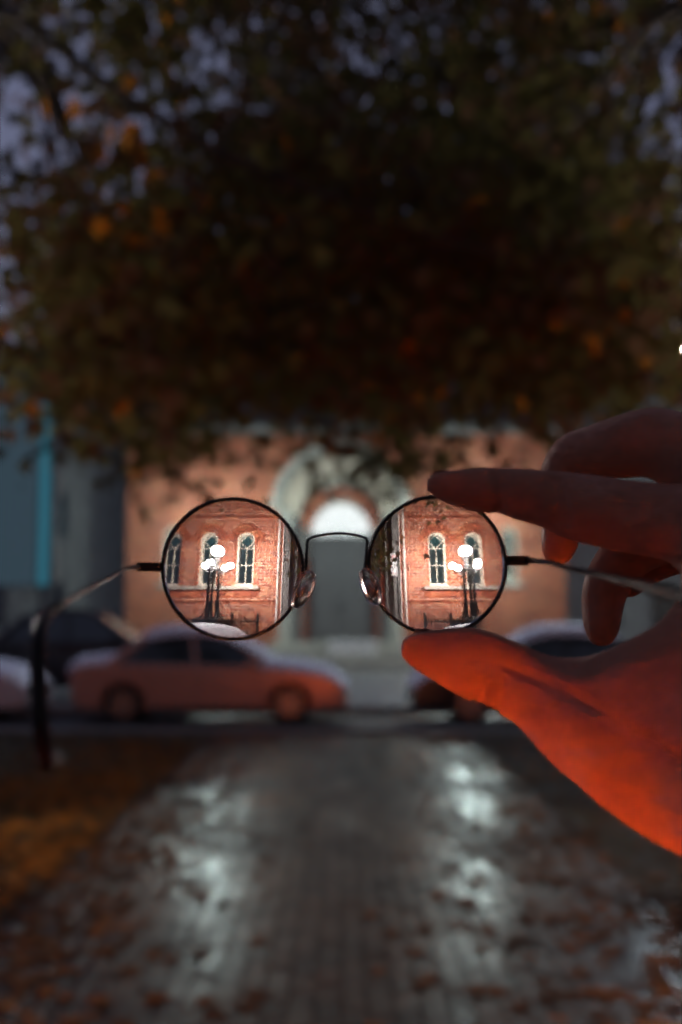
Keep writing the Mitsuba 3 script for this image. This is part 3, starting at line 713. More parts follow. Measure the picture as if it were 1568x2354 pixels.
    put('roof_snow', snow_patch(lambda u: top(u) + 0.005, 0.92, 2.74, 0.66, 0.15, 1.0 + x0), 'snow', True, label='crusted layer of snow on the roof')
    put('bonnet_snow', snow_patch(bt, 3.0, 4.44, 0.85, 0.13, 3.0 + x0), 'snow', True, label='snow on the bonnet')
    put('boot_snow', snow_patch(bt, -0.03, 0.68, 0.84, 0.14, 5.0 + x0), 'snow', True, label='snow on the boot lid')
    put('windscreen_snow', snow_patch(lambda u: top(u) + 0.01, 2.58, 3.24, 0.70, 0.10, 7.0 + x0), 'snow', True)
    return k


car(-4.32, 19.05, False, 'copper_tone', 'copper coloured saloon with snow on its roof, parked left of the steps', 0.96)
car(5.55, 19.05, True, 'black_paint', 'black saloon with snow on its roof, parked behind the fingers at the right', 0.96)
car(-9.45, 19.10, False, 'pale_paint', 'pale saloon with a snowy bonnet, cut off by the left edge', 0.96)
car(-7.2, 22.6, False, 'black_paint', 'dark car without snow standing behind the copper saloon', 1.16, snow=False, z0=0.12)
principled('grey_paint', (0.10, 0.10, 0.11), 0.25, clearcoat=0.8)
car(-2.42, 5.92, True, 'grey_paint', 'grey car whose snowy roof shows at the bottom of the left lens', 0.90, z0=0.105)
car(2.42, 5.92, False, 'grey_paint', 'grey car whose snowy roof shows at the bottom of the right lens', 0.90, z0=0.105)

# ------------------------------------------------------------------ trees
LEAF = np.array([(0, 0), (0.10, 0.16), (0.42, 0.10), (0.30, 0.30), (0.50, 0.52), (0.24, 0.56), (0.0, 1.0), (-0.24, 0.56), (-0.50, 0.52), (-0.30, 0.30), (-0.42, 0.10), (-0.10, 0.16)])


def leaves(pos, size, seed, droop=0.55):
    """Maple-like leaves at the points, hanging and turned at random: one mesh."""
    r = np.random.default_rng(seed)
    n = len(pos)
    d = r.normal(0, 1, (n, 3))
    d[:, 2] -= droop * 2
    d /= np.linalg.norm(d, axis=1, keepdims=True)
    s = np.cross(d, r.normal(0, 1, (n, 3)))
    s /= np.linalg.norm(s, axis=1, keepdims=True)
    nn = np.cross(s, d)
    sz = size * r.uniform(0.7, 1.25, n)
    fold = 0.12 * np.abs(LEAF[:, 0]) - 0.10 * LEAF[:, 1] ** 2
    v = pos[:, None] + sz[:, None, None] * (LEAF[None, :, 0, None] * s[:, None] + LEAF[None, :, 1, None] * d[:, None] + fold[None, :, None] * nn[:, None])
    v = np.concatenate([v, (pos + sz[:, None] * 0.35 * d)[:, None]], 1)
    i = np.arange(12)
    f = np.stack([i, (i + 1) % 12, i * 0 + 12], 1)
    F = (f[None] + (np.arange(n) * 13)[:, None, None]).reshape(-1, 3)
    return trimesh.Trimesh(v.reshape(-1, 3), F, process=False)


def tree(base, top, crown_pts, label, seed, n_leaf, spread=0.34, mixw=(0.62, 0.32, 0.06), sprigs=()):
    r = np.random.default_rng(seed)
    k = thing('maple_tree', label, 'tree', 'autumn trees over the path')
    base, top = np.array(base, float), np.array(top, float)
    tr = spline(np.vstack([np.r_[base - [0, 0, 0.1], 0.34], np.r_[base + [0, 0, 0.4], 0.24], np.r_[(base + top) / 2 + r.normal(0, 0.12, 3), 0.19], np.r_[top, 0.13], np.r_[top + [0.1, 0.2, 1.6], 0.05]]), 26)
    part(k, 'trunk', tube(tr[:, :3], tr[:, 3], 16), 'bark', smooth=True)
    # limbs towards the crown's far ends, then twigs to every cluster
    c = np.array(crown_pts)
    seeds = c[r.permutation(len(c))[:16]]
    nodes = []
    for sd in seeds:
        st = top + (base - top) * r.uniform(-0.2, 0.25)
        mid = st + (sd - st) * 0.45 + np.array([r.normal(0, 0.25), r.normal(0, 0.25), 0.35])
        ln = spline([np.r_[st, 0.075], np.r_[mid, 0.045], np.r_[sd, 0.012]], 18)
        over = (np.abs(ln[:, 0]) > 0.26 * ln[:, 1]) & (np.abs(ln[:, 0]) < 0.97 * ln[:, 1]) & (ln[:, 1] > 0.5)     # limbs arch over the halls' forecourts
        ln[over, 2] = np.maximum(ln[over, 2], 1.75 + 0.56 * ln[over, 1])
        ln[:, 2] = np.convolve(np.r_[ln[0, 2], ln[:, 2], ln[-1, 2]], [0.25, 0.5, 0.25], 'valid')
        part(k, 'branch', tube(ln[:, :3], ln[:, 3], 8), 'bark', smooth=True)
        nodes.append(ln[5:, :3])
    nodes = np.vstack(nodes)
    tw = []
    for q in c:
        a = nodes[np.argmin(((nodes - q) ** 2).sum(1) + r.random(len(nodes)) * 0.3)]
        m_ = (a + q) / 2 + r.normal(0, 0.08, 3)
        tw.append(tube([a, m_, q, q + r.normal(0, 0.12, 3) - [0, 0, 0.12]], [0.014, 0.009, 0.006, 0.003], 4, caps=False))
    part(k, 'twigs', cat_(tw), 'bark', stuff=True)
    which = r.integers(0, len(c), n_leaf)
    pos = c[which] + r.normal(0, spread, (n_leaf, 3)) * [1, 1, 0.8]
    kind = r.random(len(c))[which] * 0.75 + r.random(n_leaf) * 0.25
    e = np.cumsum(mixw)
    for nm, sel in (('leaf_green', kind < e[0]), ('leaf_brown', (kind >= e[0]) & (kind < e[1])), ('leaf_orange', kind >= e[1])):
        part(k, 'crown_foliage', leaves(pos[sel], 0.125, seed + 7), nm, stuff=True)
    for q, (a, b, n) in enumerate(sprigs):   # hanging twigs whose leaves can be told apart
        a, b = np.array(a, float), np.array(b, float)
        ln = spline([a, (a + b) / 2 + [0, 0, 0.05], b], 12)
        part(k, 'branch', tube(ln, np.linspace(0.010, 0.003, 12), 5), 'bark', smooth=True)
        pp = ln[r.integers(2, 12, n)] + r.normal(0, 0.085, (n, 3))
        for z in range(n):
            part(k, 'leaf', leaves(pp[z:z + 1], 0.12, seed + 100 * q + z), 'leaf_green' if z % 3 else 'leaf_brown')
    return k


def canopy(n, xr, yr, low, high, seed, thin):
    """Cluster centres of a crown between a low surface and a high one, thinned by noise so that sky shows through."""
    r = np.random.default_rng(seed)
    out = []
    while len(out) < n:
        p = np.array([r.uniform(*xr), r.uniform(*yr), 0])
        lo = low(p)
        p[2] = r.uniform(lo, high(p))
        if meshkit.fbm(np.array([p * [0.42, 0.25, 0.42]]), 3, seed)[0] > thin(p) * 1.0:
            out.append(p)
    return out


def clear_of_halls(c):
    """Keeps the crowns off the brick halls and the open air in front of them."""
    return [p for p in c if not (p[1] > 0.5 and abs(p[0]) > 0.285 * p[1] and p[1] < 16 and p[2] < (1.75 + 0.53 * p[1] if p[1] < 8.4 else 8.4))]


left_crown = clear_of_halls(canopy(330, (-6.5, 1.5), (5.0, 15.5), lambda p: 1.8 + 0.185 * p[1], lambda p: 3.2 + 0.52 * p[1], 11, lambda p: (0.53 if p[2] > 2.0 + 0.42 * p[1] else 0.37) if p[0] > -1.2 else (0.54 if p[2] > 2.0 + 0.37 * p[1] else 0.42)))
right_crown = clear_of_halls(canopy(560, (-1.8, 7.0), (5.5, 16.0), lambda p: 1.8 + 0.185 * p[1], lambda p: 3.2 + 0.50 * p[1], 23, lambda p: 0.50 if (p[0] > 2.2 and p[2] > 2.0 + 0.38 * p[1]) else (0.53 if p[2] > 2.0 + 0.42 * p[1] else 0.35)))
rb = np.random.default_rng(77)
left_crown += [np.array([rb.uniform(-2.2, -1.6), y, rb.uniform(1.8, 2.2) + 0.125 * y]) for y in np.linspace(9.5, 12.5, 7)]       # low bough on the left
right_crown += [np.array([rb.uniform(0.35, 0.75), y, rb.uniform(1.8, 2.2) + 0.125 * y]) for y in np.linspace(9.5, 12.5, 6)]     # low bough right of the path
for y in np.r_[np.linspace(5.6, 8.2, 16), np.linspace(12.6, 15.3, 16)]:      # outer boughs, dipping before and behind the halls
    left_crown.append(np.array([-y * rb.uniform(0.17, 0.275), y, 1.6 + y * rb.uniform(0.20, 0.36)]))
    right_crown.append(np.array([y * rb.uniform(0.17, 0.275), y, 1.6 + y * rb.uniform(0.20, 0.36)]))
tree((-6.7, 5.6, 0), (-6.3, 6.0, 6.0), left_crown, 'autumn maple whose thin crown fills the upper left, violet sky showing through', 3, 14000, spread=0.31, mixw=(0.50, 0.38, 0.12),
     sprigs=[((-3.50, 5.4, 4.7), (-3.53, 5.5, 4.12), 6), ((-4.35, 5.4, 4.4), (-4.31, 5.5, 3.68), 6)])
tree((7.0, 5.8, 0), (6.6, 6.2, 6.1), right_crown, 'autumn maple whose dense dark crown fills the upper right', 4, 27000, mixw=(0.66, 0.29, 0.05),
     sprigs=[((2.2, 5.4, 4.7), (2.4, 5.5, 4.02), 16), ((2.8, 5.4, 4.7), (3.02, 5.5, 3.58), 20), ((3.3, 5.5, 4.7), (3.3, 5.5, 4.1), 10)])
unseen_crown = clear_of_halls(canopy(480, (-7.0, 7.5), (-8.5, 1.6), lambda p: 3.0 if p[1] > -3.5 else 0.9, lambda p: 6.0, 41, lambda p: 0.30))  # out of view, placed to block sky light on the hand and path
tree((2.6, -4.2, 0), (2.3, -3.8, 3.4), unseen_crown, 'unseen maple behind the photographer, its crown keeping sky light off the hand', 8, 21000, spread=0.45, mixw=(0.66, 0.29, 0.05))

# ------------------------------------------------------------------ fallen leaves
rl = np.random.default_rng(31)
protos = []
for q in range(8):
    m = leaves(np.zeros((1, 3)), 0.11, 60 + q, droop=0)
    v = m.vertices.copy()
    sz = np.stack([LEAF[:, 0] * 0.11, LEAF[:, 1] * 0.11, 0.010 * rl.random(12) + 0.008 * np.abs(LEAF[:, 0])], 1)
    v[:12], v[12] = sz, (0, 0.04, 0.002)
    protos.append([mikit.ply(trimesh.Trimesh(v, m.faces, process=False), b) for b in ('wet_leaf', 'wet_leaf_pale')])


def leaf_spot():
    if rl.random() < 0.55:
        x = rl.choice([-1, 1]) * (1.75 - abs(rl.normal(0, 0.55)))
        y = 3.6 + 11.8 * rl.random() ** 1.6
        return x, y, 0.066
    x, y = rl.choice([-1, 1]) * rl.uniform(1.75, 3.6), 4.0 + 11.0 * rl.random() ** 1.5
    return x, y, None


spots = [leaf_spot() for _ in range(2600)]
spots = [(x, y, z if z is not None else float(ground_z(np.array(x), np.array(y))) + 0.02) for x, y, z in spots if abs(x) < 0.33 * y + 0.4]
spots.sort(key=lambda p: p[1])
for (x, y, z) in spots[:300]:
    pale = int(rl.random() < 0.35)
    where = 'on the paved path' if abs(x) < 1.74 else 'on the left lawn beside the path' if x < 0 else 'on the right lawn beside the path'
    k = thing('fallen_leaf', ('paler tan' if pale else 'dark brown') + ' wet fallen leaf lying flat ' + where, 'leaf', 'fallen leaves, ' + ('tan, ' if pale else 'brown, ') + where)
    scene[k] = {**protos[rl.integers(8)][pale], 'to_world': T().translate((x, y, z)).rotate([0, 0, 1], float(rl.uniform(0, 360))).rotate([1, 0, 0], float(rl.normal(0, 6)))}
far = []
for (x, y, z) in spots[300:]:
    a, s = rl.uniform(0, 6.283), 0.11 * rl.uniform(0.7, 1.2)
    rot = np.array([[math.cos(a), -math.sin(a)], [math.sin(a), math.cos(a)]])
    p = LEAF * s @ rot.T + [x, y]
    v = np.vstack([np.c_[p, z + 0.012 * rl.random(12)], [[x, y + 0.0, z + 0.002]]])
    i = np.arange(12)
    far.append(trimesh.Trimesh(v, np.stack([i, (i + 1) % 12, i * 0 + 12], 1), process=False))
h = len(far) * 2 // 3
struct('leaf_litter', cat_(far[:h]), 'wet_leaf', 'dark fallen leaves farther along the path and lawns', kind='stuff', cat='leaves')
struct('leaf_litter', cat_(far[h:]), 'wet_leaf_pale', 'paler fallen leaves farther along the path and lawns', kind='stuff', cat='leaves')

principled('wet_leaf_orange', proc(lambda p, n, uv: mix((0.30, 0.10, 0.012), (0.12, 0.05, 0.012), cell_rand(p.x * 4, p.y * 4, 3))), 0.75, specular=0.12)
amber = []
for _ in range(1500):
    x, y = -1.8 - abs(rl.normal(0, 0.9)), 4.2 + 10.5 * rl.random() ** 1.3
    a, s_ = rl.uniform(0, 6.283), 0.12 * rl.uniform(0.7, 1.2)
    rot = np.array([[math.cos(a), -math.sin(a)], [math.sin(a), math.cos(a)]])
    p = LEAF * s_ @ rot.T + [x, y]
    z = float(ground_z(np.array(x), np.array(y))) + 0.025
    v = np.vstack([np.c_[p, z + 0.03 * rl.random(12)], [[x, y, z + 0.01]]])
    i = np.arange(12)
    amber.append(trimesh.Trimesh(v, np.stack([i, (i + 1) % 12, i * 0 + 12], 1), process=False))
struct('leaf_litter', cat_(amber), 'wet_leaf_orange', 'orange fallen leaves thick on the left lawn', kind='stuff', cat='leaves')

lt = thing('pale_lump', 'small crumpled pale lump lying on the dark lawn at the left', 'bag')  # crumpled pale lump on the grass
lb = trimesh.creation.icosphere(4, 0.12)
lb.vertices *= [1.0, 0.8, 0.75]
lb.vertices *= 1 + 0.5 * (meshkit.fbm(lb.vertices * 14, 3) - 0.5)[:, None]
lb.apply_translation((-3.08, 12.3, 0.14))
part(lt, 'body', lb, 'concrete', smooth=25)

# ------------------------------------------------------------------ other lamps and glowing panels, some of them unseen
tl = thing('teal_glow', 'tall glowing panels standing in for the teal light at the far left, beyond the cars', 'sign')  # glowing panels stand in for teal light at the far left
part(tl, 'post', tube([(-7.8, 30.05, 0.1), (-7.8, 30.05, 2.5)], 0.06, 10), 'grey_steel', smooth=40)
part(tl, 'case', cham(-8.05, -7.55, 29.98, 30.14, 2.5, 8.6, 0.02), 'grey_steel')
kk = part(tl, 'panel', bx(-8.0, -7.72, 29.965, 29.976, 2.56, 8.54), 'sign_black', label='evenly glowing panel for the bright teal band')
scene[kk]['emitter'] = {'type': 'area', 'radiance': {'type': 'rgb', 'value': [0.0012, 0.0072, 0.0098]}}
part(tl, 'case', cham(-9.4, -8.055, 29.98, 30.14, 2.5, 8.6, 0.02), 'grey_steel')
kk = part(tl, 'panel', bx(-9.35, -8.06, 29.965, 29.976, 2.56, 8.54), 'sign_black', label='wide dim panel glowing in place of a teal wash of light')
scene[kk]['emitter'] = {'type': 'area', 'radiance': {'type': 'rgb', 'value': [0.0016, 0.0030, 0.0038]}}
kk = part(tl, 'panel', bx(-8.0, -7.6, 30.144, 30.155, 2.56, 8.54), 'sign_black', label='teal panel out of view, placed to light the wall behind')
scene[kk]['emitter'] = {'type': 'area', 'radiance': {'type': 'rgb', 'value': [0.012, 0.075, 0.095]}}


def side_building(x0, x1, label):
    k = thing('plain_building', label, 'building')
    wins = [(x, z) for x in np.arange(min(x0, x1) + 0.9, max(x0, x1) - 1.2, 1.9) for z in (1.4, 4.3, 7.2)]
    f = sg.box(min(x0, x1), 0.12, max(x0, x1), 10.5)
    for x, z in wins:
        f = f.difference(sg.box(x, z, x + 0.95, z + 1.5))
    part(k, 'wall', prism_y(f, 37.0, 37.35), 'concrete')
    for x in (min(x0, x1) + 0.15, max(x0, x1) - 0.15):
        part(k, 'side_wall', bx(x - 0.15, x + 0.15, 37.36, 46, 0.12, 10.5), 'concrete')
    part(k, 'roof', cham(min(x0, x1) - 0.2, max(x0, x1) + 0.2, 36.8, 46.2, 10.51, 10.75, 0.03), 'slate')
    for x, z in wins:
        w = part(k, 'window', cat_([bx(x, x + 0.95, 37.1, 37.16, z, z + 0.06), bx(x, x + 0.95, 37.1, 37.16, z + 1.44, z + 1.5), bx(x, x + 0.06, 37.1, 37.16, z + 0.06, z + 1.44), bx(x + 0.89, x + 0.95, 37.1, 37.16, z + 0.06, z + 1.44)]), 'grey_steel')
        part(w, 'pane', bx(x + 0.06, x + 0.89, 37.12, 37.13, z + 0.06, z + 1.44), 'window_glass')


side_building(-26.0, -6.95, 'plain grey rendered building washed in teal light, left of the church')
side_building(7.25, 26.0, 'plain grey rendered building behind the hand, right of the church')
wl = thing('street_light', 'tall street light with a cold white lamp, at the right edge', 'street light')
part(wl, 'post', tube(spline([(8.1, 21.2, 0.1, 0.08), (8.1, 21.2, 4.0, 0.06), (8.05, 21.2, 6.4, 0.05), (7.6, 21.15, 6.95, 0.045), (6.75, 21.0, 7.0, 0.04)], 30)[:, :3], 0.055, 12), 'grey_steel', smooth=40)
part(wl, 'hood', lathe([(0, 6.98), (0.10, 6.97), (0.24, 6.76), (0.23, 6.75), (0.0, 6.90)], 6.58, 21.0, 22), 'grey_steel', smooth=40)
scene[f'{wl}__bulb'] = {'type': 'sphere', 'center': [6.58, 21.0, 6.70], 'radius': 0.12, 'bsdf': {'type': 'ref', 'id': 'sign_white'},
                        'emitter': {'type': 'area', 'radiance': {'type': 'rgb', 'value': [44.0, 54.0, 60.0]}}}

ol = thing('unseen_amber_lamp', 'unseen amber lamp behind the photographer, placed to light the hand, its cap darkening the fingers', 'lamp')  # out of view, placed to light the hand orange
AX, AY, AZ, CAP_R, CAP_H = 0.0, -0.60, 1.15, 0.24, 0.101     # the bulb, and how far out and up the rim of the cap lies
part(ol, 'post', tube([(AX, AY, -0.05), (AX, AY, AZ - 0.24)], 0.03, 12), 'iron', smooth=40)
part(ol, 'cap', lathe([(0, AZ + CAP_H + 0.10), (0.04, AZ + CAP_H + 0.06), (CAP_R, AZ + CAP_H), (CAP_R, AZ + CAP_H - 0.008), (0.03, AZ + CAP_H + 0.03), (0, AZ + CAP_H + 0.03)], AX, AY, 28), 'iron', smooth=40)  # cap rim set to keep this light off the upper fingers
for t in (0.3, 2.4, 4.5):
    part(ol, 'bar', tube([(AX + 0.16 * math.cos(t), AY + 0.16 * math.sin(t), AZ - 0.22), (AX + 0.16 * math.cos(t), AY + 0.16 * math.sin(t), AZ + CAP_H + 0.01)], 0.005, 6), 'iron')
part(ol, 'holder', lathe([(0, AZ - 0.25), (0.17, AZ - 0.25), (0.17, AZ - 0.23), (0.05, AZ - 0.2), (0, AZ - 0.2)], AX, AY, 20), 'iron', smooth=40)
scene[f'{ol}__bulb'] = {'type': 'sphere', 'center': [AX, AY, AZ], 'radius': 0.034, 'bsdf': {'type': 'ref', 'id': 'sign_white'},
                        'emitter': {'type': 'area', 'radiance': {'type': 'rgb', 'value': [400.0, 74.0, 12.0]}}}

# ------------------------------------------------------------------ spectacles
GL = thing('eyeglasses', 'thin round black wire eyeglasses held up by the hand', 'eyeglasses')
MINIFY, N_GLASS = 0.22, 1.74


def lens_mesh(c, depth, rad, oc):
    """A thin strong minus lens with a prism turned outwards: flat faces without facets, their bending given
    here by their normals. Worked out from the camera position, it shrinks what it shows to MINIFY about the optical centre oc, the first face bending the light the most."""
    nr, na = 40, 160
    C = pc(*c, depth)
    rr, aa = np.meshgrid(np.linspace(0, 1, nr + 1)[1:], np.arange(na) * 2 * np.pi / na, indexing='ij')
    X = np.concatenate([[0], (rr * np.cos(aa)).ravel()]) * rad
    Y = np.concatenate([[0], (rr * np.sin(aa)).ravel()]) * rad

    def face(z):
        P = C + X[:, None] * RT + Y[:, None] * UP + z * FW
        q = C + X[:, None] * RT + Y[:, None] * UP - EYE
        u, v = (q @ RT) / (q @ FW), (q @ UP) / (q @ FW)                # slopes of the ray that meets the lens here
        ou, ov = (oc[0] - 784) / FPX, (1177 - oc[1]) / FPX
        d0 = u[:, None] * RT + v[:, None] * UP + FW
        d2 = (ou + (u - ou) / MINIFY)[:, None] * RT + (ov + (v - ov) / MINIFY)[:, None] * UP + FW  # exit rays aimed from the camera position at the out-of-frame hall
        d0 /= np.linalg.norm(d0, axis=1, keepdims=True)
        d2 /= np.linalg.norm(d2, axis=1, keepdims=True)
        d1 = d0 + 2.0 * d2
        d1 /= np.linalg.norm(d1, axis=1, keepdims=True)
        n = N_GLASS * d1 - d0 if z == 0 else d2 - N_GLASS * d1
        n /= np.linalg.norm(n, axis=1, keepdims=True)
        want = -FW if z == 0 else FW
        return P, n * np.sign(n @ want)[:, None]
    f = [[0, 1 + j, 1 + (j + 1) % na] for j in range(na)]
    for i in range(nr - 1):
        for j in range(na):
            a, b = 1 + i * na + j, 1 + i * na + (j + 1) % na
            f += [[a, a + na, b + na], [a, b + na, b]]
    f = np.array(f)
    n = len(X)
    (Pa, Na), (Pb, Nb) = face(0), face(0.0012)
    rim = np.arange(n - na, n)
    side = (X[rim] / rad)[:, None] * RT + (Y[rim] / rad)[:, None] * UP
    V, Nn = np.vstack([Pa, Pb, Pa[rim], Pb[rim]]), np.vstack([Na, Nb, side, side])
    j = np.arange(na)
    j2 = (j + 1) % na
    s0, s1 = 2 * n, 2 * n + na
    F = np.vstack([f, f[:, ::-1] + n, np.stack([s0 + j, s1 + j, s1 + j2], 1), np.stack([s0 + j, s1 + j2, s0 + j2], 1)])
    fn = np.cross(V[F[:, 1]] - V[F[:, 0]], V[F[:, 2]] - V[F[:, 0]])
    bad = (fn * Nn[F[:, 0]]).sum(1) < 0
    F[bad] = F[bad][:, ::-1]
    path = meshkit.write_ply(trimesh.Trimesh(V, F, process=False), normals=Nn)
    return {'type': 'ply', 'filename': path, 'face_normals': False, 'bsdf': {'type': 'ref', 'id': 'lens_glass'}}


def gtube(rows, sides=10, n=None, rad_scale=1.0):
    """Rows (px, py, depth, radius in mm)."""
    s = spline(rows, n or 6 * len(rows))
    return tube(np.array([pc(a, b, d) for a, b, d, r in s]), s[:, 3] * 1e-3 * rad_scale, sides)


RIMS = (((535, 1308), 0.3530, 161.5, (913.6, 1430)), ((1005, 1300), 0.3575, 158.0, (656.4, 1430)))
for c, D, r, oc in RIMS:
    C, R = pc(*c, D), r / FPX * D
    ring = [C + R * (math.cos(a) * RT + math.sin(a) * UP) for a in np.linspace(0, 2 * np.pi, 121)[:-1]]
    rk = part(GL, 'rim', tube(ring, 0.00062, 12, closed=True), 'black_metal', smooth=True)
    part(GL, 'lens', lens_mesh(c, D, R - 0.0004, oc), 'lens_glass', label='clear round lens showing a brick hall sharp and small')
DB = 0.3545
part(GL, 'bridge', gtube([(703, 1312, DB, .7), (704, 1296, DB, .62), (706, 1262, DB, .5), (707, 1246, DB, .47), (713, 1238.5, DB, .47), (740, 1231, DB, .47), (774, 1227, DB, .47), (806, 1229, DB, .47), (837, 1237, DB, .47), (844, 1244, DB, .47), (843, 1270, DB, .52), (841, 1298, DB, .65), (842, 1316, DB, .7)], 10, 90), 'black_metal', smooth=True)


def end_block(x0, x1, y0, y1, d0, d1):
    pts = [pc(x, y, d) for x in (x0, x1) for y in (y0 + 1, y1 - 1) for d in (d0, d1)] + [pc(x, y, d) for x in (x0 + 1, x1 - 1) for y in (y0, y1) for d in (d0, d1)]
    return trimesh.convex.convex_hull(np.array(pts))


part(GL, 'end_piece', end_block(314, 372, 1292.5, 1314, 0.3505, 0.353), 'black_metal')
part(GL, 'end_piece', end_block(1163, 1216, 1277, 1300.5, 0.3550, 0.3575), 'black_metal')
tmL = part(GL, 'temple', gtube([(318, 1303, .3512, .8), (288, 1307, .333, .55), (256, 1326, .314, .6), (209, 1350, .288, .7), (163, 1376, .267, .75), (138, 1392, .256, .8)], 10, 40), 'temple_metal', smooth=True, label='thin metal temple arm bending down at the left')
part(tmL, 'tip', gtube([(140, 1391, .257, .9), (112, 1409, .246, 1.2), (94, 1438, .239, 1.5), (88, 1481, .235, 1.7), (88, 1547, .233, 1.75), (92, 1645, .231, 1.8), (99, 1710, .231, 1.7), (107, 1768, .232, 1.2)], 12, 50), 'black_plastic', smooth=True)
tmR = part(GL, 'temple', gtube([(1212, 1288, .3562, 1.0), (1264, 1294, .331, .75), (1320, 1309, .306, .8), (1373, 1320, .286, .85), (1408, 1329, .272, .9), (1469, 1344, .250, 1.0)], 10, 40), 'black_metal', smooth=True, label='thin metal temple arm crossing in front of the fingers')
part(tmR, 'tip', gtube([(1465, 1343, .251, 1.15), (1517, 1359, .236, 1.4), (1568, 1371, .222, 1.6), (1612, 1385, .213, 1.7), (1640, 1420, .208, 1.7), (1655, 1500, .206, 1.7), (1660, 1600, .205, 1.4)], 12, 44), 'black_plastic', smooth=True)
for (ax, ay), (bx_, by_), sgn in (((717, 1313), (677, 1398), -1), ((836, 1306), (867, 1391), 1)):
    D = 0.3465
    A, B = pc(ax, ay, D), pc(bx_, by_, D + 0.0015)
    u = (B - A)
    L = np.linalg.norm(u)
    u /= L
    m = trimesh.creation.icosphere(4, 1.0)
    w = np.cross(u, FW)
    w /= np.linalg.norm(w)
    t = np.cross(u, w)
    w, t = w * math.cos(0.5) + t * math.sin(0.5) * sgn, t * math.cos(0.5) - w * math.sin(0.5) * sgn
    v = m.vertices
    v = np.sign(v) * np.abs(v) ** 0.9
    m.vertices = (A + B) / 2 + v[:, :1] * u * L / 2 + v[:, 1:2] * w * 0.0031 + v[:, 2:] * t * 0.0016
    pd = part(GL, 'nose_pad', m, 'silicone', smooth=True, label='clear silicone nose pad')
    core = trimesh.creation.icosphere(3, 1.0)
    core.vertices = (A + B) / 2 + core.vertices[:, :1] * u * L * 0.20 + core.vertices[:, 1:2] * w * 0.0013 + core.vertices[:, 2:] * t * 0.0007
    part(pd, 'insert', core, 'alloy', smooth=True)
    rx, ry = (690, 1349) if sgn < 0 else (858, 1350)
    mx, my = (ax + bx_) / 2, (ay + by_) / 2
    part(GL, 'pad_arm', gtube([(rx, ry + 16, 0.3535, .4), (rx + 3 * sgn, ry + 4, 0.351, .4), ((rx + mx) / 2 + 5 * sgn, my - 2, 0.3485, .4), (mx, my, 0.3475, .5)], 8, 20), 'black_metal', smooth=True)

# ------------------------------------------------------------------ the hand
def P4(px, py, d, rpx):
    return np.r_[pc(px, py, d), rpx * d / FPX]


def chain(rows, n):
    s = spline(rows, n)
    return np.array([P4(*q) for q in s])


index = chain([(1003, 1113, .3490, 25), (1022, 1117, .3485, 34), (1067, 1123, .3470, 46), (1115, 1127, .3450, 53), (1160, 1127, .3430, 53), (1200, 1136, .3410, 60), (1260, 1147, .3380, 66), (1330, 1165, .3345, 78), (1434, 1184, .3290, 83), (1568, 1203, .3210, 88), (1690, 1225, .3150, 96)], 26)
thumb = chain([(957, 1492, .3505, 36), (975, 1497, .3500, 45), (1005, 1504, .3490, 57), (1060, 1516, .3465, 75), (1111, 1533, .3440, 84), (1165, 1556, .3410, 84), (1233, 1590, .3360, 88), (1310, 1630, .3290, 104), (1400, 1672, .3200, 138), (1520, 1700, .3080, 185), (1640, 1740, .2980, 210)], 26)
middle = chain([(1283, 1262, .3600, 38), (1288, 1235, .3610, 45), (1300, 1170, .3630, 52), (1300, 1095, .3620, 58), (1318, 1050, .3590, 54), (1364, 1040, .3560, 62), (1429, 1027, .3510, 72), (1505, 1018, .3450, 82), (1585, 1050, .3390, 88), (1690, 1120, .3310, 96)], 26)
ring_ = chain([(1383, 1451, .3700, 36), (1384, 1430, .3705, 43), (1387, 1375, .3730, 50), (1404, 1325, .3740, 55), (1450, 1268, .3730, 60), (1530, 1225, .3680, 68), (1620, 1190, .3560, 80), (1720, 1180, .3420, 92)], 22)
pinky = chain([(1447, 1345, .3840, 30), (1465, 1322, .3850, 38), (1510, 1290, .3850, 45), (1580, 1262, .3800, 52), (1660, 1250, .3700, 66), (1750, 1260, .3520, 82)], 16)
palm = [np.array([P4(*a), P4(*b)]) for a, b in (
    ((1690, 1225, .315, 96), (1800, 1760, .272, 170)), ((1700, 1130, .331, 96), (1830, 1750, .275, 170)), ((1730, 1185, .342, 92), (1870, 1750, .285, 160)), ((1770, 1265, .352, 84), (1890, 1760, .290, 150)),
    ((1640, 1740, .298, 205), (1800, 1840, .270, 220)), ((1345, 1642, .3245, 96), (1600, 1610, .304, 140)), ((1520, 1690, .308, 165), (1700, 1420, .306, 105)), ((1800, 1800, .272, 190), (2080, 2090, .235, 235)), ((1840, 1800, .275, 180), (2120, 2060, .240, 235)))]

CELL = 0.00125
allp = np.vstack([index, thumb, middle, ring_, pinky] + palm)
lo = (allp[:, :3] - allp[:, 3:]).min(0) - 0.008
hi = (allp[:, :3] + allp[:, 3:]).max(0) + 0.008
dims = np.ceil((hi - lo) / CELL).astype(int) + 1


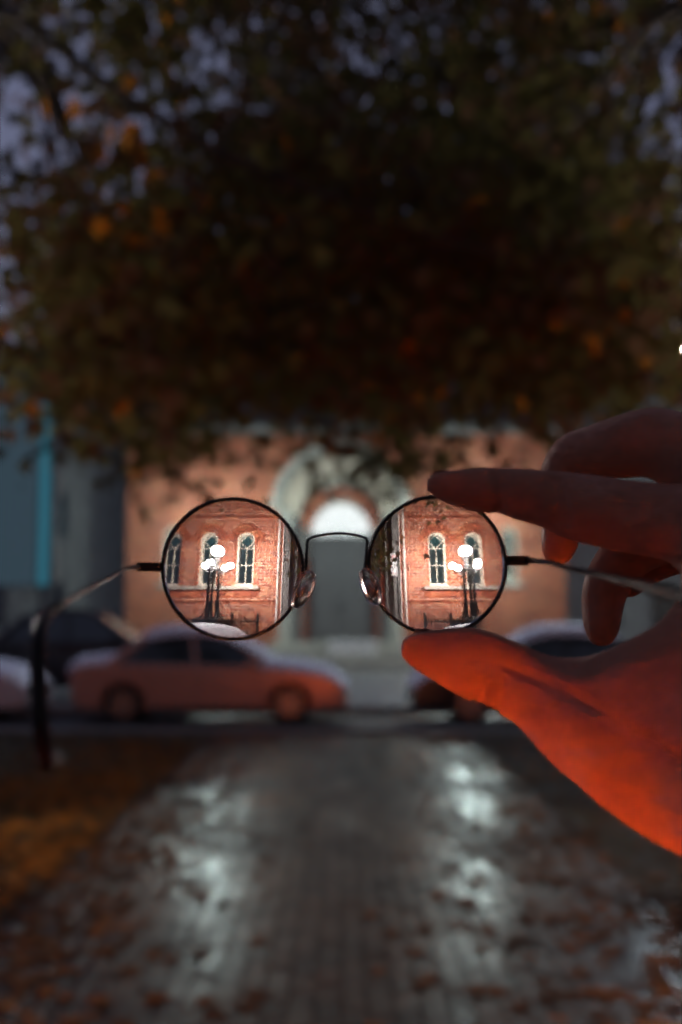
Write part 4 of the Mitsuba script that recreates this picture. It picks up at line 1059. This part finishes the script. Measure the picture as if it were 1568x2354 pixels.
def seg_field(field, a, b, k):
    """field = smooth minimum of field and the tapered capsule a-b, worked out only near the capsule."""
    rmax = max(a[3], b[3]) + 0.014
    l = np.maximum(np.floor((np.minimum(a[:3], b[:3]) - rmax - lo) / CELL).astype(int), 0)
    h_ = np.minimum(np.ceil((np.maximum(a[:3], b[:3]) + rmax - lo) / CELL).astype(int) + 1, dims)
    if (h_ <= l).any():
        return
    ax = [lo[i] + CELL * np.arange(l[i], h_[i]) for i in range(3)]
    p = [ax[0][:, None, None] - a[0], ax[1][None, :, None] - a[1], ax[2][None, None, :] - a[2]]
    ab = b[:3] - a[:3]
    t = np.clip((p[0] * ab[0] + p[1] * ab[1] + p[2] * ab[2]) / max(ab @ ab, 1e-12), 0, 1)
    d = np.sqrt((p[0] - t * ab[0]) ** 2 + (p[1] - t * ab[1]) ** 2 + (p[2] - t * ab[2]) ** 2) - (a[3] + t * (b[3] - a[3]))
    sl = tuple(slice(l[i], h_[i]) for i in range(3))
    g = field[sl]
    if k > 0:
        e = np.maximum(k - np.abs(g - d), 0) / k
        field[sl] = np.minimum(g, d) - e * e * k * 0.25
    else:
        field[sl] = np.minimum(g, d)


def chain_field(c, k):
    f = np.full(dims, 0.02, np.float32)
    for a, b in zip(c[:-1], c[1:]):
        seg_field(f, a, b, k)
    return f


hand = np.full(dims, 0.02, np.float32)
for a in palm:
    seg_field(hand, a[0], a[1], 0.012)


def smin(f, g, k):
    e = np.maximum(k - np.abs(f - g), 0) / k
    return np.minimum(f, g) - e * e * k * 0.25


fingers = None
for c in (index, middle, ring_, pinky):
    g = chain_field(c, 0.0)
    fingers = g if fingers is None else smin(fingers, g, 0.0012)
hand = smin(hand, fingers, 0.009)
hand = smin(hand, chain_field(thumb, 0.0), 0.012)


def surface_nets(f):
    """Vertices and quads of the zero level of a sampled field (naive surface nets)."""
    ins = f < 0
    nx, ny, nz = f.shape
    cnt = np.zeros((nx - 1, ny - 1, nz - 1), np.int8)
    for a in (0, 1):
        for b in (0, 1):
            for c in (0, 1):
                cnt += ins[a:nx - 1 + a, b:ny - 1 + b, c:nz - 1 + c]
    act = (cnt > 0) & (cnt < 8)
    idx = np.full(act.shape, -1, np.int64)
    cells = np.argwhere(act)
    idx[act] = np.arange(len(cells))
    s, w = np.zeros((len(cells), 3)), np.zeros(len(cells))
    for ax in range(3):
        o = [i for i in range(3) if i != ax]
        for u in (0, 1):
            for v in (0, 1):
                p0 = cells.copy()
                p0[:, o[0]] += u
                p0[:, o[1]] += v
                p1 = p0.copy()
                p1[:, ax] += 1
                a, b = f[tuple(p0.T)], f[tuple(p1.T)]
                m = (a < 0) != (b < 0)
                t = np.where(m, a / np.where(m, a - b, 1), 0)
                q = p0 + 0.0
                q[:, ax] += t
                s += q * m[:, None]
                w += m
    V = s / w[:, None]
    Fq = []
    for ax in range(3):
        o = [(ax + 1) % 3, (ax + 2) % 3]
        sh_ = [slice(None)] * 3
        a = np.take(ins, range(0, f.shape[ax] - 1), ax)
        b = np.take(ins, range(1, f.shape[ax]), ax)
        e = np.argwhere(a != b)
        e = e[(e[:, o[0]] > 0) & (e[:, o[1]] > 0) & (e[:, o[0]] < f.shape[o[0]] - 1) & (e[:, o[1]] < f.shape[o[1]] - 1)]
        c = []
        for du, dv in ((1, 1), (0, 1), (0, 0), (1, 0)):
            q = e.copy()
            q[:, o[0]] -= du
            q[:, o[1]] -= dv
            c.append(idx[tuple(q.T)])
        c = np.stack(c, 1)
        flip = ~a[tuple(e.T)]
        c[flip] = c[flip][:, ::-1]
        Fq.append(c)
    return V, np.vstack(Fq)


V, Q = surface_nets(hand)
hm = trimesh.Trimesh(lo + CELL * V, np.vstack([Q[:, [0, 1, 2]], Q[:, [0, 2, 3]]]), process=False)
import scipy.sparse as sps
_e = hm.edges_unique
_A = sps.coo_matrix((np.ones(2 * len(_e)), (np.r_[_e[:, 0], _e[:, 1]], np.r_[_e[:, 1], _e[:, 0]])), shape=(len(V), len(V))).tocsr()
_W = sps.diags(1 / np.maximum(np.asarray(_A.sum(1)).ravel(), 1)) @ _A
_x = np.array(hm.vertices)
for _ in range(6):
    _x = _x + 0.5 * (_W @ _x - _x)
    _x = _x - 0.46 * (_W @ _x - _x)
_x = _x + 0.35 * (_W @ _x - _x)
hm = trimesh.Trimesh(_x, hm.faces, process=False)
# creases: shallow grooves pressed across the joints, faint palm folds, and a long groove in place of a cast shadow
vv, nn_ = hm.vertices.copy(), hm.vertex_normals.copy()
disp = np.zeros(len(vv))
for (x0, y0, x1, y1, d, dep, wid) in (
        (1106, 1565, 1098, 1628, .337, .0011, .0013), (1150, 1556, 1140, 1642, .335, .0010, .0013), (1128, 1575, 1119, 1632, .336, .0007, .0011), (1085, 1560, 1080, 1600, .338, .0006, .0010), (1366, 1782, 1480, 1830, .305, .0014, .0018), (1390, 1800, 1470, 1850, .303, .0009, .0015),
        (1140, 1090, 1150, 1170, .337, .0007, .0011), (1268, 1100, 1276, 1200, .331, .0009, .0012), (1288, 1100, 1296, 1206, .330, .0007, .0011), (1300, 1700, 1420, 1640, .315, .0005, .0012), (1370, 1740, 1520, 1650, .305, .0005, .0012), (1420, 1800, 1560, 1720, .300, .0006, .0013), (1200, 1640, 1290, 1600, .325, .0004, .0010),
        (1085, 1505, 1180, 1530, .340, .0010, .0022), (1180, 1530, 1300, 1585, .330, .0008, .0016), (1300, 1585, 1430, 1655, .318, .0009, .0016), (1430, 1655, 1600, 1790, .306, .0009, .0016)):  # this run of grooves stands in for the temple arm shadow
    A, B = pc(x0, y0, d), pc(x1, y1, d)
    ab = B - A
    t = np.clip(((vv - A) @ ab) / (ab @ ab), 0, 1)
    q = vv - A - t[:, None] * ab
    q -= (q @ FW)[:, None] * FW * 0.97
    disp -= 1.5 * dep * np.exp(-(np.linalg.norm(q, axis=1) / wid) ** 2) * (nn_ @ FW < 0.2)
disp += 0.0003 * (meshkit.fbm(vv * 90, 3) - 0.5) + 0.0008 * (meshkit.fbm(vv * 28, 2, 3) - 0.5)
hm.vertices = vv + nn_ * disp[:, None]
HP = thing('person', 'hand of a person pinching the eyeglasses between index finger and thumb', 'person')
part(HP, 'hand', hm, 'skin', smooth=True)


def nail(c4, dirv, up, L, W, key_label=None):
    """A thin curved plate lying on the end of a finger."""
    d = dirv / np.linalg.norm(dirv)
    u = up - d * (up @ d)
    u /= np.linalg.norm(u)
    s = np.cross(d, u)
    U, S = np.meshgrid(np.linspace(-1, 1, 14), np.linspace(-1, 1, 14), indexing='ij')
    S2 = S * np.sqrt(np.clip(1 - np.clip(np.abs(U) - 0.35, 0, 1) ** 2 * 1.6, 0.1, 1))
    r = c4[3]
    ang = S2 * W / r
    pts = c4[:3] + (U * L)[..., None] * d + ((r + 0.0003 - 0.0010 * np.clip(U, 0, 1) ** 2)[..., None]) * (np.cos(ang)[..., None] * u + np.sin(ang)[..., None] * s)
    v = np.vstack([pts.reshape(-1, 3), (pts - 0.0007 * u).reshape(-1, 3)])
    i, j = np.meshgrid(np.arange(13), np.arange(13), indexing='ij')
    a = (i * 14 + j).ravel()
    f = np.vstack([np.stack([a, a + 14, a + 15], 1), np.stack([a, a + 15, a + 1], 1)])
    return trimesh.Trimesh(v, np.vstack([f, f[:, ::-1] + 196]), process=False)


part(HP, 'thumb_nail', nail(P4(985, 1498, .3497, 48), pc(960, 1490, .3505) - pc(1040, 1510, .347), 0.55 * UP + 0.9 * FW, 0.0062, 0.0062), 'nail', smooth=True)
part(HP, 'index_nail', nail(P4(1030, 1118, .3482, 36), pc(1003, 1113, .349) - pc(1090, 1125, .346), UP * 0.8 + FW * 0.9, 0.0058, 0.0050), 'nail', smooth=True)
ww = [P4(2010, 2010, .245, 262), P4(2200, 2200, .225, 285), P4(2700, 2650, .20, 420), P4(3200, 3300, .18, 560)]
ww = spline(ww, 30)
sm = tube(ww[:, :3], ww[:, 3] * (1 + 0.05 * np.sin(np.arange(30) * 1.7)), 28)
part(HP, 'sleeve', sm, 'sleeve_cloth', smooth=True)
